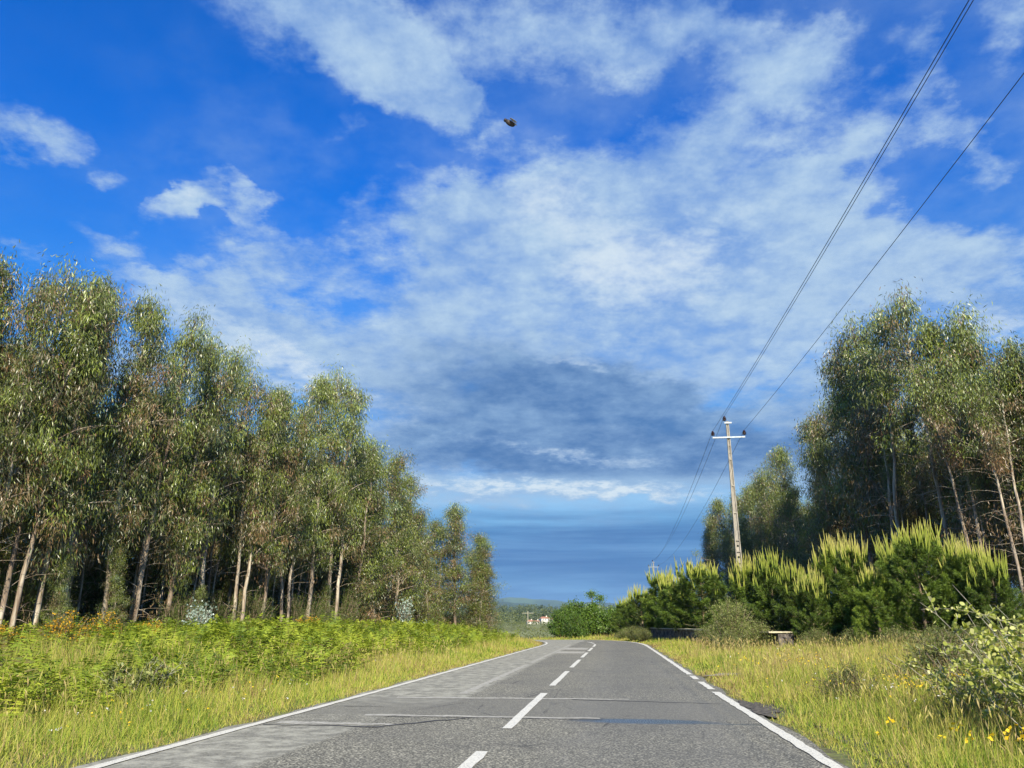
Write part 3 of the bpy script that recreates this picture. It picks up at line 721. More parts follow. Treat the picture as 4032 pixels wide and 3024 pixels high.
# ------------------------------------------------------------------ young pines
def pine(seed, H=5.0, rad=1.75, nshoot=95):
    r = np.random.default_rng(seed); wood, crown, sh = MB(), MB(), MB()
    k = np.linspace(0, 1, 8)
    Ht = H * 0.76
    pts = np.stack([0.05 * np.sin(k * 5 + seed), 0.05 * np.cos(k * 4), k * Ht - 0.1], 1)
    wood.tube(pts, 0.07 * (1 - k) + 0.012, 7)
    tips = [(pts[-1], 1.0)]
    nb = 62; a = r.random() * 6
    for i in range(nb):
        f = (i + r.random() * 0.8) / nb; z = Ht * (0.06 + 0.90 * f); a += 2.4 + r.normal(0, 0.3)
        ln = rad * ((1 - f) ** 0.62 * (0.80 + 0.20 * sm(f, 0, 0.2))) * r.uniform(0.72, 1.12) + 0.22
        kk = np.linspace(0, 1, 7)[:, None]
        out_ = np.array([math.cos(a), math.sin(a), 0])
        lift = r.uniform(0.25, 0.5) + 0.45 * f
        bp = np.array([0, 0, z]) + out_ * ln * (1 - 0.12 * kk) * kk + np.array([0, 0, 1.0]) * ln * (lift * kk ** 1.8)
        wood.tube(bp, 0.022 * (1 - kk[:, 0] * 0.8) * (1.2 - f * 0.5), 4)
        subs = [bp]
        for q_ in range(4):
            u = r.uniform(0.4, 0.95); p0 = bp[0] + (bp[-1] - bp[0]) * u; sd_ = np.cross(out_, [0, 0, 1.0]) * r.choice([-1, 1])
            d = unit(out_ * 0.7 + sd_ * 0.9 + np.array([0, 0, r.uniform(0.2, 0.7)]))
            subs.append(p0 + d * ln * r.uniform(0.22, 0.42) * kk + np.array([0, 0, 0.12]) * kk ** 2)
        for b in subs:
            tips.append((b[-1], f))
            L_ = np.linalg.norm(b[-1] - b[0]); m = int(200 * L_) + 50
            u = r.random(m) ** 0.75; idx = np.clip((u * 6).astype(int), 0, 5); fr = (u * 6 - idx)[:, None]
            P = b[idx] + (b[idx + 1] - b[idx]) * fr
            ax = unit(b[idx + 1] - b[idx])
            Dn = unit(r.normal(0, 1, (m, 3))) * 0.85 + ax * 0.8
            crown.leaves(P, Dn, r.normal(0, 1, (m, 3)), r.uniform(0.13, 0.21, m), r.uniform(0.011, 0.017, m), 0.1,
                         np.clip(0.42 + 0.18 * u + r.normal(0, 0.12, m) + r.normal(0, 0.04), 0, 1))
    order = sorted(tips, key=lambda tt: -(tt[0][2] + r.normal(0, H * 0.09)))
    for p0, f in order[:nshoot]:
        for q_ in range(int(r.integers(2, 5)) if p0[2] > H * 0.45 else 1):
            ln = r.uniform(0.34, 0.80) * (0.7 + 0.6 * min(1, p0[2] / H)) * (1.25 if q_ == 0 else 0.8)
            d = unit(np.array([r.normal(0, 0.09), r.normal(0, 0.09), 1.0]) + unit(p0 * [1, 1, 0]) * 0.06)
            kk = np.linspace(0, 1, 5)[:, None]
            b = p0 + np.array([r.normal(0, 0.045), r.normal(0, 0.045), -0.04])
            pp = b + d * ln * kk
            sh.tube(pp, np.array([0.013, 0.020, 0.018, 0.013, 0.003]), 5, np.clip([0.15, 0.4, 0.6, 0.8, 1.0], 0, 1).repeat(5))
            m = 26; u = r.random(m) ** 1.2 * 0.85; P = b + d * ln * u[:, None]
            Dn = unit(r.normal(0, 1, (m, 3))) * 0.55 + d
            sh.leaves(P, Dn, r.normal(0, 1, (m, 3)), r.uniform(0.03, 0.06, m) * (1.2 - u), np.full(m, 0.009), 0, 0.1 + 0.5 * u)
    return wood, crown, sh
PINE = []
for s_, H_, r_2 in ((31, 5.0, 1.55), (32, 5.0, 1.25), (33, 5.0, 1.85), (34, 5.0, 1.15)):
    a_, b_2, c_2 = pine(s_, H_, r_2, {31: 60, 32: 40, 33: 46, 34: 34}[s_])
    PINE.append((a_.mesh('trunk', M['twig'], True), b_2.mesh('crown', M['pine']), c_2.mesh('shoots', M['shoot'])))
PINES = [
(11.2,80.0,4.1,1,'small pale-tipped pine apart at the far end of the pine row'),
(11.9,63.0,6.0,3,'slender dark pine with spear top at the far left of the pine row'),
(11.3,70.0,4.7,0,'low dark pine spreading in front of the slender one'),
(12.3,59.2,5.1,0,'yellow-tipped pine third along the row from the bend'),
(12.7,53.6,5.9,2,'broad yellow-tipped pine just left of the concrete pole'),
(12.3,42.0,5.0,0,'pine hiding the foot of the concrete pole'),
(13.1,40.2,5.3,1,'tall-candled pine right of the concrete pole'),
(13.5,38.2,4.5,1,'pine with crowded yellow candles above the stone wall end'),
(13.2,35.2,3.8,0,'shorter pine set forward in the gap right of the wall end'),
(15.4,37.6,5.6,0,'pine behind the forward short one'),
(14.9,34.6,5.4,3,'upright pine left of the biggest one'),
(14.3,31.4,3.8,2,'wide dark green pine low in the middle of the row'),
(15.9,32.8,5.1,0,'big pine below the cream eucalyptus trunks'),
(15.6,30.4,5.5,2,'biggest pine with the longest candles'),
(17.2,30.9,5.0,1,'pine right of the biggest with few candles'),
(17.1,29.2,4.6,2,'dull green pine second from the right end of the row'),
(16.9,27.9,3.9,0,'lowest pine at the right end of the row'),
]
for x, y, H, v, lb in PINES:
    z = float(ground(x, y)); r_o = empty('pine_tree', (x, y, z), rng.random() * 6.28)
    kz = (H - z) / 5.05; wk = 1.45 if y > 52 else 1.0; r_o.scale = (kz * wk, kz * wk, kz)
    for nm, me in zip(('trunk', 'crown', 'shoots'), PINE[v]):
        c = bpy.data.objects.new(nm, me); C.objects.link(c); c.parent = r_o
    tag(r_o, lb, 'pine tree', 'young pines on the right of the road')

# ------------------------------------------------------------------ shrubs
def shrub(seed, rad, H, ntwig, per, L, wd, droop=0.0, tbase=0.5, tvar=0.15, flower=0, flat_=1.0):
    r = np.random.default_rng(seed); wood, lf, fl = MB(), MB(), MB()
    for i in range(ntwig):
        a = r.random() * 6.28; e = R(r.uniform(12, 88)) ; k_ = r.uniform(0.72, 1.1)
        tip = np.array([math.cos(a) * math.cos(e) * rad * k_, math.sin(a) * math.cos(e) * rad * k_, math.sin(e) ** 0.8 * H * k_])
        b = np.array([r.normal(0, rad * 0.12), r.normal(0, rad * 0.12), 0.0])
        kk = np.linspace(0, 1, 6)[:, None]
        pp = b + (tip - b) * kk + np.array([0, 0, 0.22 * H]) * kk * (1 - kk) + r.normal(0, 0.04 * rad, (6, 3)) * kk
        wood.tube(pp, 0.013 * rad * (1 - kk[:, 0] * 0.85) + 0.002, 4)
        m = per; u = 0.25 + 0.78 * r.random(m) ** 0.7; uc = np.clip(u, 0, 0.999); idx = (uc * 5).astype(int); fr = (uc * 5 - idx)[:, None]
        P = pp[idx] + (pp[idx + 1] - pp[idx]) * fr + r.normal(0, 0.075 * rad, (m, 3))
        ax = unit(pp[idx + 1] - pp[idx])
        Dn = unit(r.normal(0, 1, (m, 3))) * 0.9 + ax * 0.7 + np.array([0, 0, -droop])
        Wn = r.normal(0, 1, (m, 3)); 
        lf.leaves(P, Dn, Wn, r.uniform(0.75, 1.25, m) * L, r.uniform(0.8, 1.2, m) * wd, 0.1, np.clip(tbase + r.normal(0, tvar, m) + r.normal(0, 0.06), 0, 1), 0.5)
        if flower:
            m = flower; u = r.uniform(0.55, 1.0, m); idx = (np.clip(u, 0, .999) * 5).astype(int); fr = (np.clip(u, 0, .999) * 5 - idx)[:, None]
            P = pp[idx] + (pp[idx + 1] - pp[idx]) * fr + r.normal(0, 0.05 * rad, (m, 3))
            fl.leaves(P, unit(r.normal(0, 1, (m, 3))) + [0, 0, 0.5], r.normal(0, 1, (m, 3)), np.full(m, 0.05), np.full(m, 0.04), 0, r.random(m), 0.5)
    return wood, lf, fl

def shrub_set(wd_, lf_, fl_, leafmat):
    out_ = [('stems', wd_.mesh('stems', M['twig'])), ('foliage', lf_.mesh('foliage', leafmat))]
    if fl_.v: out_.append(('flowers', fl_.mesh('flowers', M['gorse'])))
    return out_
S = {
 'gorse': shrub_set(*shrub(51, 0.85, 1.25, 90, 75, 0.07, 0.014, 0, 0.6, 0.2, 22), M['brush']),
 'gorse2': shrub_set(*shrub(61, 0.75, 1.0, 80, 70, 0.07, 0.014, 0, 0.6, 0.2, 30), M['brush']),
 'broad': shrub_set(*shrub(52, 1.9, 2.6, 120, 130, 0.15, 0.10, 0.2, 0.5, 0.2), M['broad']),
 'broad2': shrub_set(*shrub(62, 1.7, 2.2, 110, 120, 0.14, 0.09, 0.2, 0.62, 0.2), M['broad']),
 'olive': shrub_set(*shrub(53, 1.35, 2.0, 120, 120, 0.075, 0.026, 0.1, 0.62, 0.2), M['olive']),
 'olive2': shrub_set(*shrub(63, 1.2, 1.3, 100, 100, 0.08, 0.028, 0.1, 0.5, 0.2), M['olive']),
 'blue': shrub_set(*shrub(54, 0.7, 1.3, 26, 26, 0.07, 0.055, 0, 0.6, 0.2), M['blueleaf']),
 'brush': shrub_set(*shrub(55, 1.1, 1.5, 90, 90, 0.11, 0.013, 0, 0.45, 0.25), M['brush']),
 'brush2': shrub_set(*shrub(65, 1.0, 2.2, 80, 90, 0.12, 0.013, 0, 0.6, 0.25), M['brush']),
 'heath': shrub_set(*shrub(56, 0.8, 0.75, 90, 70, 0.06, 0.012, 0, 0.35, 0.2), M['olive']),
}
def place_shrub(key, name, x, y, k_, label, cat, group=None, kz=None, dz=0.0):
    z = float(ground(x, y)) - 0.03 + dz
    r = empty(name, (x, y, z), rng.random() * 6.28); r.scale = (k_, k_, kz or k_)
    for nm, me in S[key]:
        c = bpy.data.objects.new(nm, me); C.objects.link(c); c.parent = r
    tag(r, label, cat, group)
    return r
G = 'gorse bushes in yellow flower under the left wood'
place_shrub('gorse2', 'gorse_bush', -12.2, 19.2, 0.85, 'dim yellow gorse bush nearest the left border', 'gorse bush', G)
place_shrub('gorse', 'gorse_bush', -11.7, 21.2, 0.95, 'wide yellow gorse bush second from the left border', 'gorse bush', G)
place_shrub('gorse', 'gorse_bush', -11.5, 22.8, 0.9, 'bright gorse bush between the wide one and the pale trunk', 'gorse bush', G)
place_shrub('gorse2', 'gorse_bush', -11.0, 24.4, 0.95, 'gorse bush at the foot of the thick pale trunk', 'gorse bush', G)
place_shrub('gorse2', 'gorse_bush', -11.3, 29.3, 0.6, 'small faint gorse bush in the middle of the left wood edge', 'gorse bush', G)
place_shrub('gorse2', 'gorse_bush', -9.7, 38.6, 1.25, 'orange-yellow gorse bush below the twin-topped eucalyptus pair', 'gorse bush', G)
B = 'bluish young eucalyptus bushes at the left wood edge'
place_shrub('blue', 'juvenile_eucalyptus', -10.8, 27.5, 1.0, 'silvery blue-leaved sapling bush left of the orange gorse, by the open trees', 'sapling', B, 1.25)
place_shrub('blue', 'juvenile_eucalyptus', -11.1, 28.6, 1.0, 'silvery sapling bush tucked behind its blue-leaved neighbour', 'sapling', B, 1.5)
place_shrub('blue', 'juvenile_eucalyptus', -7.2, 54.0, 1.5, 'tall silvery sapling bush against the dark far trees', 'sapling', B, 2.2)
place_shrub('blue', 'juvenile_eucalyptus', -6.4, 57.0, 1.8, 'low wide silvery sapling bush above the fern bank near the far trees', 'sapling', B, 1.0)
# brushwood under the trees
for i in range(46):
    y = 17.5 + i * 1.35; x = -16.3 + 0.145 * y + 0.5 - rr_.random() * 2.4
    place_shrub('brush' if rr_.random() < 0.4 else 'brush2', 'brushwood_shrub', x, y, rr_.uniform(0.75, 1.3), 'dull green brushwood shrub under the left eucalyptus wood', 'shrub', 'brushwood shrubs under the left wood')
for i in range(60):
    y = 17.0 + i * 1.05; x = -16.3 + 0.145 * y - 3.0 - rr_.random() * 6.5
    place_shrub('brush2', 'undergrowth_shrub', x, y, rr_.uniform(1.3, 1.9), 'tall dark undergrowth shrub standing among the trunks of the left wood', 'shrub', 'undergrowth among the trunks of the left wood')
for i in range(20):
    y = 26.5 + i * 1.5; x = 18.6 + rr_.random() * 2.5
    place_shrub('brush2', 'brushwood_shrub', x, y, rr_.uniform(1.0, 1.5), 'brown-green brushwood shrub between pines and right eucalyptus wood', 'shrub', 'brushwood shrubs under the right wood')
Gb = 'broad-leaved bushes at the bend'
place_shrub('broad', 'broadleaf_bush', 5.4, 87.5, 0.9, 'leftmost dark broad-leaved bush at the bend, lowest of the clump', 'bush', Gb, 1.15)
place_shrub('broad', 'broadleaf_bush', 7.0, 88.5, 1.15, 'broad-leaved bush in the middle of the clump at the bend', 'bush', Gb, 1.5)
place_shrub('broad2', 'broadleaf_bush', 8.9, 88.0, 1.25, 'brighter broad-leaved bush right of the middle at the bend', 'bush', Gb, 1.6)
place_shrub('broad2', 'broadleaf_bush', 10.8, 86.0, 1.2, 'bright green broad-leaved bush beside the small pale-tipped pine', 'bush', Gb, 1.3)
place_shrub('broad', 'broadleaf_bush', 6.6, 84.0, 0.75, 'small dark broad-leaved bush in front of the clump at the bend', 'bush', Gb, 1.0)
Go = 'olive green roadside shrubs on the right'
place_shrub('olive', 'roadside_shrub', 9.6, 35.3, 0.95, 'big pale olive shrub growing over the stone wall', 'shrub', Go, 1.1)
place_shrub('olive2', 'roadside_shrub', 10.9, 36.3, 1.0, 'leafy olive shrub close behind the wall end', 'shrub', Go)
place_shrub('olive2', 'roadside_shrub', 9.1, 33.8, 0.7, 'low olive shrub at the left foot of the big pale one', 'shrub', Go)
place_shrub('olive2', 'roadside_shrub', 10.6, 42.6, 0.85, 'olive shrub behind the wall, below the yellow-tipped pines', 'shrub', Go)
place_shrub('olive2', 'roadside_shrub', 9.3, 57.5, 0.7, 'small olive shrub before the far end of the stone wall', 'shrub', Go)
place_shrub('olive2', 'roadside_shrub', 9.4, 62.0, 0.9, 'olive shrub between the wall and the bend', 'shrub', Go, 0.8)
place_shrub('olive2', 'roadside_shrub', 9.6, 68.0, 1.0, 'farthest olive shrub, on the verge of the bend', 'shrub', Go, 0.7)
Gh = 'low heath tufts in the right field'
place_shrub('heath', 'heath_tuft', 6.1, 10.6, 0.9, 'dry heath tuft close in front of the corner sallow', 'heath', Gh)
place_shrub('heath', 'heath_tuft', 9.9, 18.6, 1.3, 'broad low heath tuft halfway to the pines', 'heath', Gh)
for x, y, k_, lb in ((7.6, 14.2, 1.5, 'wide dark heath tuft in the middle of the right field'), (8.9, 15.8, 1.2, 'heath tuft behind the wide dark one'), (6.9, 11.8, 1.0, 'heath tuft near the orange flower stalks'), (5.5, 13.4, 0.8, 'small heath tuft with pale dots left of the wide one'), (11.6, 22.8, 1.0, 'heath tuft at the foot of the pines')):
    place_shrub('heath', 'heath_tuft', x, y, k_, lb, 'heath', Gh)
for i, (x, y) in enumerate(((12.6, 33.4), (13.2, 31.2), (13.9, 29.4), (14.4, 27.6), (15.0, 26.2), (15.8, 25.0))):
    place_shrub('olive2', 'bramble_shrub', x, y, 0.7, 'thin bramble shrub along the foot of the pines', 'shrub', 'brambles at the foot of the pines')

# sapling with pale leaves on the left verge, sallow shrub in the right corner
def leafy(seed, stems, per, L, wd, rad, H, mat, spread=1.0):
    r = np.random.default_rng(seed); wood, lf = MB(), MB()
    for i in range(stems):
        a = r.random() * 6.28; rr2 = rad * r.random() ** 0.6
        tip = np.array([math.cos(a) * rr2, math.sin(a) * rr2, H * r.uniform(0.45, 1.05)])
        b = np.array([r.normal(0, 0.10), r.normal(0, 0.10), 0]); kk = np.linspace(0, 1, 9)[:, None]
        pp = b + (tip - b) * kk + np.array([0, 0, 0.18 * H]) * kk * (1 - kk) + r.normal(0, 0.02, (9, 3)) * kk
        wood.tube(pp, 0.006 * (1 - kk[:, 0] * 0.8) + 0.001, 5)
        for q_ in range(5):
            u = r.uniform(0.3, 1.0); p0 = pp[min(8, int(u * 8))]; d = unit(r.normal(0, 1, 3) * [1, 1, 0.4] + [0, 0, 0.6]); ln = r.uniform(0.12, 0.35) * H * spread * 0.6
            tp = p0 + d * ln * kk + np.array([0, 0, -0.1 * ln]) * kk * kk
            wood.tube(tp, 0.003 * (1 - kk[:, 0] * 0.6) + 0.001, 4)
            m = per; uu = r.random(m); idx = np.clip((uu * 8).astype(int), 0, 7); P = tp[idx] + (tp[idx + 1] - tp[idx]) * (uu * 8 - idx)[:, None]
            Dn = unit(r.normal(0, 1, (m, 3))) + unit(tp[-1] - tp[0]) * 0.8 + [0, 0, 0.3]
            # rounded leaf: two overlapping quads
            Wn = r.normal(0, 1, (m, 3)); Lm = r.uniform(0.7, 1.2, m) * L; tn = np.clip(r.normal(0.62, 0.25, m), 0, 1)
            Dn = unit(Dn); Wn = unit(Wn - (Wn * Dn).sum(1)[:, None] * Dn)
            ring = []
            for f_, w_ in ((0, 0), (0.25, .42), (0.6, .5), (0.88, .3), (1, 0), (0.88, -.3), (0.6, -.5), (0.25, -.42)):
                ring.append(P + Dn * (Lm * f_)[:, None] + Wn * (Lm * w_ * wd / L)[:, None])
            v = np.stack(ring, 1).reshape(-1, 3); o_ = np.arange(m)[:, None] * 8
            qd = np.concatenate([o_ + np.array([[0, 1, 2, 7]]), o_ + np.array([[7, 2, 3, 6]])[:, [0, 1, 2, 3]], o_ + np.array([[6, 3, 4, 5]])])
            lf.add(v, qd, np.repeat(tn, 8))
    return wood, lf
def place_leafy(name, args, x, y, label, cat, mat):
    wd_, lf_ = leafy(*args); z = float(ground(x, y)); r = empty(name, (x, y, z))
    wd_.build('stems', M['oldwood'], r); lf_.build('foliage', mat, r)
    tag(r, label, cat); return r
place_leafy('sallow_shrub', (71, 50, 16, 0.060, 0.038, 1.35, 1.75, None), 5.75, 8.7, 'sunlit sallow shrub with pale round leaves in the right bottom corner', 'shrub', M['sallow'])
place_leafy('sallow_shrub', (72, 34, 13, 0.052, 0.032, 1.1, 1.2, None), 5.9, 10.4, 'lower sallow shrub just behind the corner one', 'shrub', M['sallow'])
place_leafy('verge_sapling', (73, 26, 12, 0.07, 0.03, 0.7, 0.75, None), -5.75, 12.6, 'pale leafy sapling among the ferns beside the left verge', 'sapling', M['olive'])
# arching briar twigs of the corner
r_o = empty('briar_spray', (5.9, 8.9, 0.2))
wd_ = MB(); lf_ = MB(); r_ = np.random.default_rng(74)
kk = np.linspace(0, 1, 14)[:, None]
for a, b, hh in (((0, 0, 0.9), (-1.1, 0.5, 1.25), 0.12), ((0, 0.1, 0.8), (-0.9, 0.2, 0.85), 0.1), ((0.1, 0, 0.8), (-0.55, -0.2, 1.0), 0.12)):
    a = np.array(a); b = np.array(b); pp = a + (b - a) * kk + np.array([0, 0, hh]) * 4 * kk * (1 - kk)
    wd_.tube(pp, 0.004 * (1 - 0.6 * kk[:, 0]), 5)
    m = 70; u = 0.3 + 0.7 * r_.random(m); idx = np.clip((u * 13).astype(int), 0, 12); P = pp[idx] + r_.normal(0, 0.012, (m, 3))
    lf_.leaves(P, unit(r_.normal(0, 1, (m, 3))) + [0, 0, .4], r_.normal(0, 1, (m, 3)), r_.uniform(.035, .06, m), r_.uniform(.025, .035, m), 0.1, np.clip(r_.normal(.8, .15, m), 0, 1), 0.5)
wd_.tube(np.array([[0, 0, -0.2], [0.02, 0, 0.3], [0, 0, 0.95]]), [0.009, 0.008, 0.005], 6)
wd_.build('stems', M['oldwood'], r_o); lf_.build('foliage', M['sallow'], r_o)
tag(r_o, 'arching thorny twigs with sparse pale leaves reaching left from the corner shrub', 'briar')
# thin sapling over the bushes at the bend
r_o = empty('thin_sapling', (9.1, 89.0, float(ground(9.1, 89.0))))
wd_ = MB(); lf_ = MB()
for tip, hz in ((( -0.25, 0, 4.75), 1), ((0.75, 0, 4.3), 1)):
    pp = np.array([0, 0, 0]) + (np.array(tip)) * np.linspace(0, 1, 6)[:, None]
    wd_.tube(pp, np.linspace(0.07, 0.03, 6), 5)
    m = 420; P = np.array(tip) + r_.normal(0, 1, (m, 3)) * [0.27, 0.27, 0.22]
    lf_.leaves(P, unit(r_.normal(0, 1, (m, 3))), r_.normal(0, 1, (m, 3)), r_.uniform(.12, .18, m), r_.uniform(.08, .12, m), 0.1, np.clip(r_.normal(.75, .15, m), 0, 1), 0.5)
wd_.build('stems', M['twig'], r_o); lf_.build('foliage', M['broad'], r_o)
tag(r_o, 'thin sapling with two leafy tufts rising above the bushes at the bend', 'sapling')

# ------------------------------------------------------------------ grass, bracken, flowers (ground cover)
def noise2(x, y, s, seed=0):
    return (np.sin(x * s + seed) * np.cos(y * s * 0.83 - seed * 1.7) + np.sin((x + y) * s * 0.57 + 2.1 * seed) * 0.8 + np.sin((x * 1.9 - y * 1.3) * s + seed) * 0.5) / 2.3

def scatter(n, y0, y1, side, t0, t1, seed):
    """points beside the road, density even per square metre of the given strip"""
    r = np.random.default_rng(seed)
    y = r.uniform(y0, y1, n); t = r.uniform(t0, t1, n) * side
    xc = np.interp(y, cy_, cx_); x = xc + t / np.cos(np.interp(y, cy_, hd))
    ok = (abs(x) < 0.70 * y + 2.5)
    return x[ok], y[ok], t[ok], r

def fern_zone(x, y, t):
    """0..1: how much bracken stands here (left bank)"""
    lim = 5.1 + 1.0 * noise2(x, y, 0.55, 3)
    z = sm(-t, lim, lim + 0.9)
    gap = sm(noise2(x, y, 0.42, 9), 0.35, 0.6) * 0.8 + 0.5 * sm(noise2(x, y, 1.5, 2), 0.3, 0.5)
    return z * (1 - np.clip(gap, 0, 1))

gb = MB()
def blades(x, y, t, r, side, hscale=1.0, wmul=1.0):
    n = len(x); z = ground(x, y); d = np.hypot(x, y)
    edge = sm(abs(t) - 3.3, 0.0, 1.6)
    pat = noise2(x, y, 0.8, 5) * 0.5 + noise2(x, y, 2.7, 8) * 0.5
    h = (0.08 + 0.27 * edge + 0.13 * sm(abs(t), 5, 9)) * (1 + 0.6 * pat) * r.uniform(0.4, 1.45, n) * hscale
    if side > 0: h = h * (1 + 0.55 * sm(t, 4.5, 6.5) * (1 - sm(y, 16, 26)))
    if side < 0: h = h * (1 + 0.35 * fern_zone(x, y, t))
    Dn = np.stack([r.normal(0, 0.30, n), r.normal(0, 0.30, n), np.ones(n)], 1)
    W = np.stack([r.normal(0, 1, n), r.normal(0, 1, n), np.zeros(n)], 1)
    wd = 0.0065 * np.maximum(1, d / 11) * r.uniform(0.7, 1.4, n) * wmul
    tint = 0.50 + 0.18 * noise2(x, y, 0.6, 2) + 0.16 * noise2(x, y, 1.9, 4) + 0.10 * noise2(x, y, 4.3, 11) + r.normal(0, 0.20, n) - 0.30 * (1 - sm(abs(t) - 3.3, 0, 0.7)) + 0.07
    dry = sm(noise2(x, y, 0.37, 13), 0.25, 0.6) * (0.30 if side > 0 else 0.12); tint = tint - dry; straw = r.random(n) < 0.2 + dry; tint = np.where(straw, tint - 0.28, tint); h = np.where(straw, h * 1.25, h)
    gb.leaves(np.stack([x, y, z - 0.02], 1), Dn, W, h, wd, r.uniform(0.0, 0.7, n), np.clip(tint, 0, 1), 0.4)
for side, tmax, dens in ((-1, 17, 1.0), (1, 22, 1.0)):
    for y0, y1, n in ((5.5, 12, 90000), (12, 20, 110000), (20, 34, 120000), (34, 60, 110000), (60, 90, 45000)):
        tm = min(tmax, 0.75 * y1 + 4)
        x, y, t, r = scatter(n, y0, y1, side, 3.28, tm, 100 + int(y0) + (50 if side > 0 else 0))
        keep = np.ones(len(x), bool)
        if side < 0: keep = r.random(len(x)) > 0.55 * fern_zone(x, y, t)
        else:
            gr = ((x - 7.0) / 2.0) ** 2 + ((y - 20.6) / 0.8) ** 2
            keep = r.random(len(x)) > 0.93 * (gr < 1)
            keep &= ~((((x - 3.95) / 0.25) ** 2 + ((y - 13.2) / 1.0) ** 2 < 1) & (r.random(len(x)) < 0.85))
        # left/right edge: ragged start of growth
        keep &= abs(t) > halfw(y) + 0.12 + 0.10 * r.random(len(x)) + 0.06 * np.sin(y * 3.1)
        blades(x[keep], y[keep], t[keep], r, side)
tag(gb.build('verge_grass', M['grass']), 'sunlit yellow-green grass with straw stalks on both verges', 'grass', kind='stuff')

# tall seed stalks
sb = MB()
x, y, t, r = scatter(7500, 6, 34, 1, 4.0, 18, 301)
x2, y2, t2, r2 = scatter(1600, 8, 30, -1, 4.0, 9, 302)
x = np.concatenate([x, x2]); y = np.concatenate([y, y2]); n = len(x)
h = r.uniform(0.35, 0.80, n); Dn = np.stack([r.normal(0, 0.16, n), r.normal(0, 0.16, n), np.ones(n)], 1); P = np.stack([x, y, ground(x, y)], 1)
W = r.normal(0, 1, (n, 3)) * [1, 1, 0]
sb.leaves(P, Dn, W, h, np.full(n, 0.005) * np.maximum(1, y / 14), 0.08, np.clip(r.normal(0.22, 0.08, n), 0, 1), 0.3)
tp = P + unit(Dn) * (h * 0.86)[:, None]
sb.leaves(tp, Dn + r.normal(0, .2, (n, 3)), W, h * 0.2, np.full(n, 0.014) * np.maximum(1, y / 16), 0.2, np.clip(r.normal(0.18, 0.06, n), 0, 1), 0.5)
tag(sb.build('seed_stalks', M['grass']), 'tall pale seed stalks standing above the verge grass', 'grass', kind='stuff')

# bracken
fb = MB()
def fronds(x, y, r, hk=1.0):
    n = len(x); z = ground(x, y); a = r.uniform(0, 2 * math.pi, n)
    out_ = np.stack([np.cos(a), np.sin(a), np.zeros(n)], 1); sd_ = np.stack([-np.sin(a), np.cos(a), np.zeros(n)], 1)
    hst = r.uniform(0.15, 0.62, n) * hk * np.clip(1 + 0.5 * noise2(x, y, 0.8, 6) + 0.5 * noise2(x, y, 0.33, 4) + 0.25 * noise2(x, y, 2.1, 7), 0.15, 2.2); hst = hst * (0.45 + 0.55 * sm(-lateral(x, y), 5.4, 8.6)); L = r.uniform(0.38, 0.80, n) * hk; arch = r.uniform(0.05, 0.35, n); ti = r.uniform(0.0, 1.15, n); ca = np.cos(ti); sa = np.sin(ti) * 0.8
    B0 = np.stack([x, y, z], 1); brown = r.random(n) < 0.07; tb = np.clip(np.where(brown, -0.6, 0.0) + 0.60 + 0.20 * noise2(x, y, 0.5, 1) + r.normal(0, 0.13, n), 0.05, 1)
    fb.leaves(B0, out_ * 0.15 + [0, 0, 1.0], sd_, hst * 1.05, np.full(n, 0.012), 0, 0.15, 0.5)
    def pos(u):
        return B0 + out_ * (0.10 * hst + L * u * ca)[:, None] + np.array([0, 0, 1.0]) * (hst + L * (sa * u + arch * np.sin(u * 2.8)))[:, None]
    K = 13
    for i in range(K):
        u = (i + 0.5) / K; p0 = pos(u); ax = unit(pos(u + 0.03) - p0)
        ln = L * 0.36 * (1 - u) ** 0.85 + 0.03
        for s_ in (-1, 1):
            Dn = sd_ * s_ + ax * 0.45 + r.normal(0, 0.22, (n, 3))
            Wn = ax + r.normal(0, 0.12, (n, 3))
            fb.leaves(p0, Dn, Wn, ln * r.uniform(0.8, 1.15, n), L * 0.052 * r.uniform(0.8, 1.2, n), 0.25, np.clip(tb + r.normal(0, 0.08, n), 0, 1), 0.35)
for y0, y1, n, hk in ((9, 18, 3000, 0.95), (18, 32, 5000, 1.0), (32, 56, 5500, 1.0), (56, 90, 3500, 1.1)):
    x, y, t, r = scatter(n, y0, y1, -1, 5.0, 15.5, 400 + y0)
    k_ = r.random(len(x)) < fern_zone(x, y, t)
    fronds(x[k_], y[k_], r, hk)
x, y, t, r = scatter(420, 50, 66, 1, 6.0, 9.0, 470)
fronds(x, y, r, 0.8)
tag(fb.build('bracken_ferns', M['fern']), 'bright green bracken covering the left bank below the wood', 'ferns', kind='stuff')

# wild flowers
fl = MB()
def flowers(cx0, cy0, sx_, sy_, n, hz, white=0.0, seed=0, s_=1.0):
    r = np.random.default_rng(seed); x = r.normal(cx0, sx_, n); y = r.normal(cy0, sy_, n)
    tt = lateral(x, y); ok = abs(tt) > 3.5; x, y = x[ok], y[ok]; n = len(x)
    z = ground(x, y) + r.uniform(0.7, 1.1, n) * hz
    tn = np.where(r.random(n) < white, 0.9, r.uniform(0, 0.65, n))
    for k_ in range(3):
        fl.leaves(np.stack([x, y, z], 1) + r.normal(0, 0.008, (n, 3)), r.normal(0, 1, (n, 3)), r.normal(0, 1, (n, 3)), np.full(n, 0.034 * s_), np.full(n, 0.026 * s_), 0, tn, 0.5)
flowers(4.95, 8.1, 0.45, 0.35, 26, 0.35, 0, 1, 1.5); flowers(4.3, 8.3, 0.3, 0.5, 9, 0.28, 0, 2, 1.2)
flowers(6.7, 12.2, 0.10, 0.3, 70, 0.55, 0, 3, 0.8); flowers(6.0, 12.4, 0.12, 0.35, 50, 0.5, 0, 4, 0.8)
